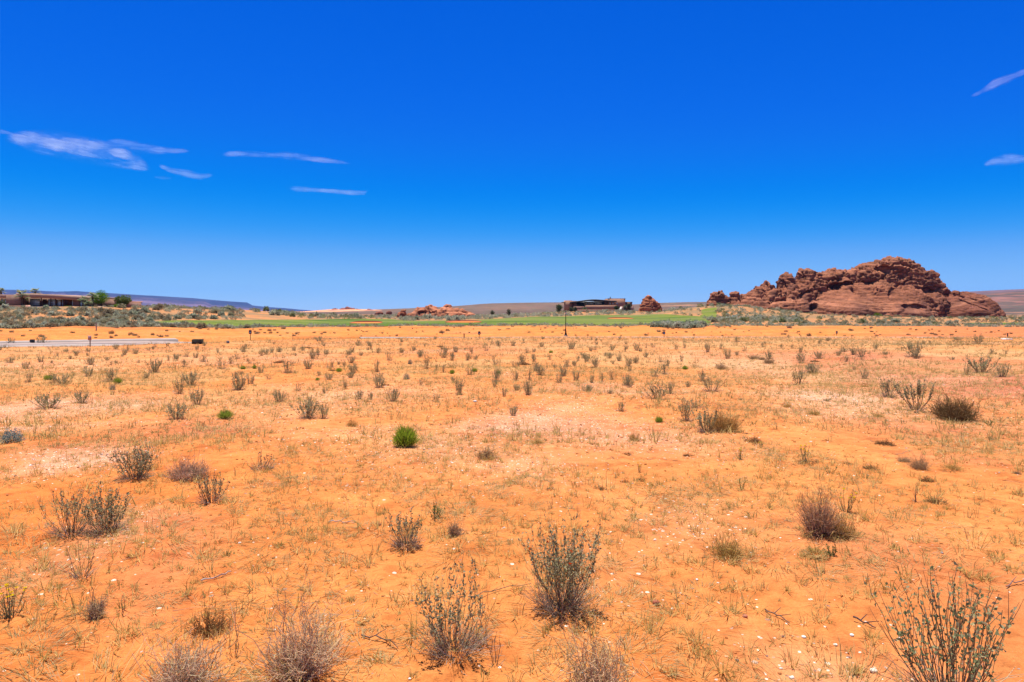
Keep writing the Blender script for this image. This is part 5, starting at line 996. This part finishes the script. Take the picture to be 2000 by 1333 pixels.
SC = ((.44, .30, .085), (.66, .48, .19)); SC2 = ((.34, .265, .11), (.58, .46, .25))
tufts(4600, 2.6, 10, 1.6, 15, .070, .0038, SC, -.25); tufts(13000, 9, 26, 1.7, 9, .09, .007, ((.30, .225, .075), (.62, .46, .19)), -.3, sp=.03); tufts(15000, 24, 82, 1.8, 7, .13, .015, ((.25, .19, .075), (.50, .37, .17)), -.2, sp=.06)
tufts(640, 2.6, 9, 1.5, 120, .08, .003, SC2, .0, 1., .16); tufts(2600, 8, 24, 1.7, 50, .11, .0052, SC2, -.05, 1., .22); tufts(4200, 22, 72, 1.8, 20, .15, .013, SC2, .0, 1., .25)
tufts(260, 2.6, 12, 1.5, 5, .06, .004, ((.14, .16, .05), (.22, .22, .08)), -.1)
# straw verge along the lot's far edge
tufts(5200, 52, 88, 1.8, 6, .20, .02, ((.42, .29, .11), (.52, .38, .18)), -.6, sp=.1)
tag(grass.build('dry_grass', M_STRAW), 'straw-coloured dry grass tufts and flattened mats over the orange sand', 'dry grass', kind='stuff')
peb = MB(); cols = np.array([(.62, .55, .49), (.52, .43, .36), (.50, .33, .24), (.33, .25, .22), (.24, .11, .075), (.46, .21, .11), (.15, .12, .115)])
def pebbles(n, y0, y1, pw, smin, smax, only=None):
    x, y = scatter(n, y0, y1, pw); _, g = soil(x, y); k = rgg.uniform(0, 1, n) < np.clip(g*1.1+.012, 0, 1); x, y, g = x[k], y[k], g[k]; m = len(x); z = G(x, y)
    s = smin*(smax/smin)**(rgg.uniform(0, 1, m)**2.2); ci = rgg.choice(7, m, p=[.26, .17, .16, .12, .10, .13, .06]); i3 = np.array(IV0)
    V = np.repeat(i3[None], m, 0)*(1+rgg.normal(size=(m, len(i3), 1))*.16); V = V*(s[:, None, None]*rgg.uniform([.75, .75, .35], [1.25, 1.25, .75], (m, 3))[:, None, :]); a = rgg.uniform(0, 6.28, m); ca, sa = np.cos(a)[:, None], np.sin(a)[:, None]
    X = V[:, :, 0]*ca-V[:, :, 1]*sa; Yv = V[:, :, 0]*sa+V[:, :, 1]*ca; V = np.stack([X+x[:, None], Yv+y[:, None], V[:, :, 2]+(z-s*.05)[:, None]], -1)
    T = (np.array(IT0)[None]+(np.arange(m)*len(i3))[:, None, None]).reshape(-1, 3); peb.add(V.reshape(-1, 3), T, np.repeat(cols[ci]*(1+rgg.normal(size=(m, 1))*.12), len(i3), 0))
IV0, IT0 = ico(1)
pebbles(9000, 2.6, 8, 1.4, .0025, .014); pebbles(11000, 7, 20, 1.6, .005, .022); pebbles(6000, 18, 45, 1.7, .010, .032)
tag(peb.build('gravel', M_STONE), 'white, grey and rusty gravel strewn in patches on the sand', 'gravel', kind='stuff')
# clods of sand: small lumps that throw the speckled shadows
clod = MB(); x, y = scatter(9000, 2.6, 30, 1.5); z = G(x, y); m = len(x); s = .004*(3.6)**(rgg.uniform(0, 1, m)**1.5)*np.clip(y/7, .8, 1.5); cc, _ = soil(x, y)
V = np.array(IV0)[None]*(1+rgg.normal(size=(m, len(IV0), 1))*.18)*s[:, None, None]*np.array([1.2, 1.2, .7]); V = V+np.stack([x, y, z+s*.1], 1)[:, None]
clod.add(V.reshape(-1, 3), (np.array(IT0)[None]+(np.arange(m)*len(IV0))[:, None, None]).reshape(-1, 3), np.repeat(cc*rgg.uniform(.62, 1.0, (m, 1)), len(IV0), 0))
tag(clod.build('sand_crumbs', col_mat('crumbs', .95, 0, 1, .1, 60, .1)), 'crumbs of orange sand crust scattered over the lot', 'crumbs', kind='stuff')
lit = MB(); x, y = scatter(900, 2.6, 16, 1.4); z = G(x, y); m = len(x); a = rgg.uniform(0, 6.28, m); L = rgg.gamma(2, .035, m); K = 5; t = np.linspace(-.5, .5, K)[None, :, None]
d = np.stack([np.cos(a), np.sin(a), rgg.uniform(-.05, .15, m)], 1); P = np.stack([x, y, z+.006], 1)[:, None]+d[:, None]*L[:, None, None]*t+np.cumsum(rgg.normal(size=(m, K, 3))*np.array([1, 1, .3]), 1)*(L*.08)[:, None, None]
cz = rgg.uniform(0, 1, (m, 1)); tubes(lit, P, np.full((m, K), .0015)*np.clip(y/5, .8, 2)[:, None], c3(.15, .09, .065)*(1-cz)+c3(.48, .36, .27)*cz)
tag(lit.build('twig_litter', M_TWIG), 'small broken twigs littering the sand', 'twig litter', kind='stuff')
def stick(px, py, L, ang, r, C, label, seed):
    rg = np.random.default_rng(seed); x, y, z = ground_at(px, py); K = 9; t = np.linspace(-.5, .5, K); L = L*y/F
    P = np.stack([t*L*math.cos(ang), t*L*math.sin(ang)*2.2, 0*t], 1)+np.cumsum(rg.normal(size=(K, 3))*np.array([1, 1, 0]), 0)*L*.02; P[:, 2] = G(x+P[:, 0], y+P[:, 1])-z+.008+.01*np.abs(rg.normal(size=K))
    mb = MB(); tubes(mb, P[None], np.linspace(r, r*.6, K)[None], c3(*C)[None], 6)
    for q in range(2):
        j = 3+2*q; e = P[j]+np.array([.05, .03*(1-2*q), .02]); tubes(mb, np.array([[P[j], (P[j]+e)/2, e]]), np.array([[r*.7, r*.5, r*.3]]), c3(*C)[None], 5)
    tag(mb.build('fallen_stick', M_TWIG, None, loc=(x, y, z)), label, 'stick', 'sticks lying on the sand')
stick(745, 1252, 95, -.25, .004, (.20, .13, .10), 'thin dark stick lying on sand between the pale tangle and the thin shrub', 1); stick(1690, 1222, 34, -.5, .005, (.12, .08, .08), 'short dark curved stick by the pebbles beside the big open shrub', 2); stick(1515, 1203, 36, -.9, .004, (.17, .12, .10), 'short greyish stick among the white pebbles', 3)
stick(975, 1160, 120, .3, .003, (.34, .22, .13), 'long thin straw-brown stick by the orange-flowered shrub', 4); stick(670, 1022, 50, .15, .005, (.60, .50, .44), 'bleached white stick lying behind the dark-leaved shrub', 5); stick(420, 1123, 46, .35, .005, (.55, .45, .40), 'pale forked stick beside the flattened grass', 6); stick(1985, 1143, 60, .2, .004, (.26, .17, .16), 'purplish twig lying behind the big open shrub', 7)
def stone(px, py, w, C, label, seed, flat=.7):
    rg = np.random.default_rng(seed); x, y, z = ground_at(px, py); s = w*y/F/2*(.62 if C[0] > .5 else .85); C = tuple(min(q_, .62)*(.92 if q_ > .5 else 1) for q_ in C); V = IV1*(1+.16*rg.normal(size=(len(IV1), 1)))*0+IV1*(1+.35*fbm(IV1[:, 0]*1.3+seed, IV1[:, 1]*1.3, IV1[:, 2]*1.3, 3, seed))[:, None]
    V = np.sign(V)*np.abs(V)**.8*s*np.array([1, .9, flat]); mb = MB(); mb.add(V, IT1, c3(*C)); tag(mb.build('stone', M_STONE, None, loc=(x, y, z+s*.3)), label, 'stone', 'loose stones on the sand')
stone(1281, 1178, 17, (.26, .075, .04), 'dark rusty red stone beside the orange-flowered shrub', 1); stone(1455, 1205, 12, (.34, .12, .07), 'red-brown stone among the white pebbles', 2); stone(928, 786, 11, (.85, .80, .74), 'single white stone far out on the lot', 3, .55); stone(1664, 1240, 13, (.75, .69, .60), 'roundish white stone beside the big open shrub', 4); stone(1570, 1242, 14, (.80, .76, .72), 'brightest white stone among the pebbles', 5, .5); stone(1707, 1312, 22, (.66, .52, .38), 'buff white stone at the foot of the big open shrub', 6)
stone(800, 1322, 9, (.85, .82, .80), 'white pebble on bare sand below the thin grey-green shrub', 7, .5); stone(741, 1027, 8, (.26, .09, .06), 'dark red stone beside the upright dark-leaved shrub', 8); stone(1632, 1258, 12, (.70, .62, .55), 'pale stone before the roundish white one', 9); stone(1440, 1292, 8, (.17, .13, .12), 'dark grey stone among the white pebbles', 10); stone(1361, 1125, 9, (.80, .77, .74), 'white stone behind the patch of white pebbles', 11, .5)

# ------------------------------------------------------------------ cirrus: thin sheets of ice cloud high above
def cloud_mat():
    m, t, out = nt('ice cloud'); v = N(t, 'ShaderNodeVolumeScatter', Density=.00085, Anisotropy=.0); v.inputs['Color'].default_value = (1., .985, .97, 1); lk(t, v.outputs[0], out.inputs['Volume']); return m
M_CLOUD = cloud_mat(); ALT = 3000.
def cloud(label, spine, thick, seed, dens=1., fray=.55, lump=.28):
    """spine: photo points (x, y, half height); the cloud lies flat at 3 km"""
    sp = np.array(spine, float); x = np.arange(sp[0, 0]-10, sp[-1, 0]+10.1, 1.1); yc = np.interp(x, sp[:, 0], sp[:, 1]); hw = np.interp(x, sp[:, 0], sp[:, 2])
    v = np.linspace(-1.35, 1.35, 90); XX, VVv = np.meshgrid(x, v, indexing='ij'); py = yc[:, None]+VVv*hw[:, None]*1.15; px = XX
    Yw = ALT*F/(CY-py); Xw = (px-CX)/F*Yw
    slope = np.gradient(yc, x)[:, None]
    s1 = px; s2 = py; tl = float((sp[-1, 1]-sp[0, 1])/(sp[-1, 0]-sp[0, 0]))*.8
    al = (s2-px*tl); wv = al+2.2*fbm(px/38, al/9, 1, 3, 930+seed)
    fil = fbm(px/46+seed, wv/2.3, 0, 6, 950+seed, .74); big = fbm(px/34, wv/9, 3, 4, 960+seed)
    endf = sst(0, .10, (px-sp[0, 0]+4)/(sp[-1, 0]-sp[0, 0]))*sst(0, .10, (sp[-1, 0]+4-px)/(sp[-1, 0]-sp[0, 0]))
    env = (1-np.clip(np.abs(VVv)/1.3, 0, 1)**1.4)*endf
    fine = fbm(px/22+seed*3, wv/1.15, 2, 4, 970+seed, .6)
    veil = .16*env**1.5*np.clip(.6+big, 0, 1.2); core = np.clip(.46*env-.20+1.7*fray*fil+lump*big+.05*(hw[:, None] < 9), 0, 1.0)*sst(0, .5, env)
    t = veil+1.05*core**1.5*np.clip(.62+1.5*fine, .08, 1.3)
    t[np.abs(VVv) > 1.3] = 0
    for _ in range(2): t[1:-1, 1:-1] = .4*t[1:-1, 1:-1]+.15*(t[:-2, 1:-1]+t[2:, 1:-1]+t[1:-1, :-2]+t[1:-1, 2:])
    t[:, :2] = 0; t[:, -2:] = 0; t[:2] = 0; t[-2:] = 0; T_ = thick*t*.72
    n, m = px.shape; i, j = np.meshgrid(np.arange(n-1), np.arange(m-1), indexing='ij'); Q = np.stack([i*m+j, (i+1)*m+j, (i+1)*m+j+1, i*m+j+1], -1).reshape(-1, 4)
    Q = Q[(T_.ravel()[Q] > 0).any(1)]; c = np.array([Xw.mean(), Yw.mean(), ALT])
    if len(Q) == 0: return
    us = np.unique(Q); ix = -np.ones(n*m, int); ix[us] = np.arange(len(us)); Q = ix[Q]; xy = np.stack([Xw.ravel()[us], Yw.ravel()[us]], 1); h = T_.ravel()[us]/2+.02
    top = np.c_[xy, ALT+h]-c; bot = np.c_[xy, ALT-h]-c; nn = len(us)
    ed = {}
    for q in Q:
        for a, b in zip(q, np.roll(q, -1)): ed[(a, b)] = ed.get((a, b), 0)+1
    rim = [(a, b, b+nn, a+nn) for (a, b) in ed if (b, a) not in ed]
    o = mesh_obj('cloud', np.vstack([top, bot]), None, M_CLOUD, None, None, False, np.vstack([Q, Q[:, ::-1]+nn, np.array(rim)[:, ::-1]]), loc=c); tag(o, label, 'cloud', 'wisps of cirrus'); return o
cloud('largest white cirrus wisp, feathered and sloping, above the brown house', [(10, 268, 6), (60, 274, 16), (110, 282, 20), (150, 290, 20), (200, 299, 18), (240, 308, 16), (275, 320, 11), (296, 330, 4)], 330, 1, lump=.6)
cloud('short frayed wisp touching the end of the largest cirrus', [(196, 279, 3), (228, 278, 6), (270, 288, 9), (310, 294, 7), (372, 296, 2)], 200, 2)
cloud('small ragged wisp just under the largest cirrus', [(312, 324, 3), (335, 333, 5), (370, 340, 6), (392, 345, 5), (415, 343, 2)], 210, 3)
cloud('long thin streak drawn out to a point, between the largest cirrus and the open sky', [(432, 302, 3), (480, 300, 5), (530, 303, 4), (562, 305, 7), (600, 308, 5), (650, 315, 3), (690, 320, 1.5)], 210, 4)
cloud('thin low streak with a hooked end, lowest of the cirrus', [(565, 368, 3), (580, 369, 4.5), (610, 371, 3.5), (650, 374, 3.5), (690, 377, 4), (712, 377, 3.5), (720, 372, 2.5)], 170, 5)
cloud('tiny faint wisp below the small ragged one', [(305, 346, 2), (318, 347.5, 3.5), (332, 349, 2)], 110, 6)
cloud('slanting spindle-shaped streak high over the big outcrop', [(1896, 188, 1.5), (1915, 180, 4), (1940, 166, 8), (1965, 155, 7), (1990, 145, 5), (2012, 136, 3)], 300, 7, fray=.3)
cloud('soft small cloud puff low over the big outcrop at the picture edge', [(1922, 322, 3), (1940, 316, 7), (1962, 312, 9), (1985, 311, 8), (2030, 310, 4)], 270, 8, fray=.4)
cloud('short wisp cut by the picture edge above the largest cirrus', [(-20, 256, 2), (0, 257, 3), (15, 260, 3), (28, 264, 1.5)], 200, 9)

# ------------------------------------------------------------------ air, light, camera
def haze():
    m, t, out = nt('haze'); v = N(t, 'ShaderNodeVolumePrincipled', Density=2.5e-5); v.inputs['Color'].default_value = (.04, .36, 1., 1); lk(t, v.outputs[0], out.inputs['Volume'])
    zl = float(min(Zg.min(), -20.2))-1; o = MB().box(-14600, 14600, -14600, 14600, zl, 470).build('haze', m); tag(o, 'thin bluish desert air in which the mesa fades', 'haze', kind='stuff')
haze()
SUN_EL, SUN_AZ, SKYK = 77., -20., .758
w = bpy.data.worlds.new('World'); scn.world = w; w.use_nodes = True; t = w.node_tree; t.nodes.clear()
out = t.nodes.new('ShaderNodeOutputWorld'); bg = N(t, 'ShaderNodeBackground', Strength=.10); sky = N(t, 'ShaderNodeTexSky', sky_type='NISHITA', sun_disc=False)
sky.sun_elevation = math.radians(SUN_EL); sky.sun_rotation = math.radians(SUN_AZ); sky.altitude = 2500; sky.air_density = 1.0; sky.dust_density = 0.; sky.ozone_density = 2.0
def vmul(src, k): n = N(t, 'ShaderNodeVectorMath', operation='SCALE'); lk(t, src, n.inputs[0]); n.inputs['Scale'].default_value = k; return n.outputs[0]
cv = t.nodes.new('ShaderNodeRGBCurve')     # grades the low, visible sky to a deep, saturated blue
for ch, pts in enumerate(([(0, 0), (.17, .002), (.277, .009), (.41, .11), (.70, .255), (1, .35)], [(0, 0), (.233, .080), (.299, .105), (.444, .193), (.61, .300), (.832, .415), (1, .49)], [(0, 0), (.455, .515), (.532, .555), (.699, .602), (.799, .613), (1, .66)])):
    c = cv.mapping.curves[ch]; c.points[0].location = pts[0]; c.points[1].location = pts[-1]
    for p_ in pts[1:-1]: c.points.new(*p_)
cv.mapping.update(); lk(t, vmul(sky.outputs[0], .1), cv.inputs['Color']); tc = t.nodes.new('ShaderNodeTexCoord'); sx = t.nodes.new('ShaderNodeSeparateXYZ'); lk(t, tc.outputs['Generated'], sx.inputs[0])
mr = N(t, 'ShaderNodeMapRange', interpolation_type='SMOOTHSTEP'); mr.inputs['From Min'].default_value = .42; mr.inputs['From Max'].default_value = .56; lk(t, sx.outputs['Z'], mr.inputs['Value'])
lk(t, mixc(t, 'MIX', mr.outputs[0], vmul(cv.outputs[0], 10.*SKYK), vmul(sky.outputs[0], .80)), bg.inputs[0]); lk(t, bg.outputs[0], out.inputs[0])  # unseen upper sky stays ungraded, so its fill light is warmer
ld = bpy.data.lights.new('sun', 'SUN'); ld.energy = 4.8; ld.angle = math.radians(.53); ld.color = (1., .95, .87); lo = bpy.data.objects.new('sun', ld); COL.objects.link(lo)
az, el = math.radians(SUN_AZ), math.radians(SUN_EL); sd_ = Vector((math.sin(az)*math.cos(el), math.cos(az)*math.cos(el), math.sin(el))); lo.rotation_euler = (-sd_).to_track_quat('-Z', 'Y').to_euler(); lo.location = (0, 0, 60)
cam = bpy.data.cameras.new('camera'); cam.sensor_width = 36; cam.lens = 24; cam.shift_y = -(666.5-CY)/2000; cam.clip_start = .05; cam.clip_end = 60000
co = bpy.data.objects.new('camera', cam); COL.objects.link(co); co.location = (0, 0, EYE); co.rotation_euler = (math.pi/2, 0, 0); scn.camera = co
scn.view_settings.view_transform = 'Standard'; scn.view_settings.look = 'None'; scn.view_settings.exposure = 1.0; scn.view_settings.gamma = 1.0
scn.cycles.max_bounces = 10; scn.cycles.diffuse_bounces = 6; scn.cycles.transparent_max_bounces = 8; scn.cycles.volume_bounces = 3
scn.render.film_transparent = False
try: scn.cycles.use_denoising = True
except Exception: pass
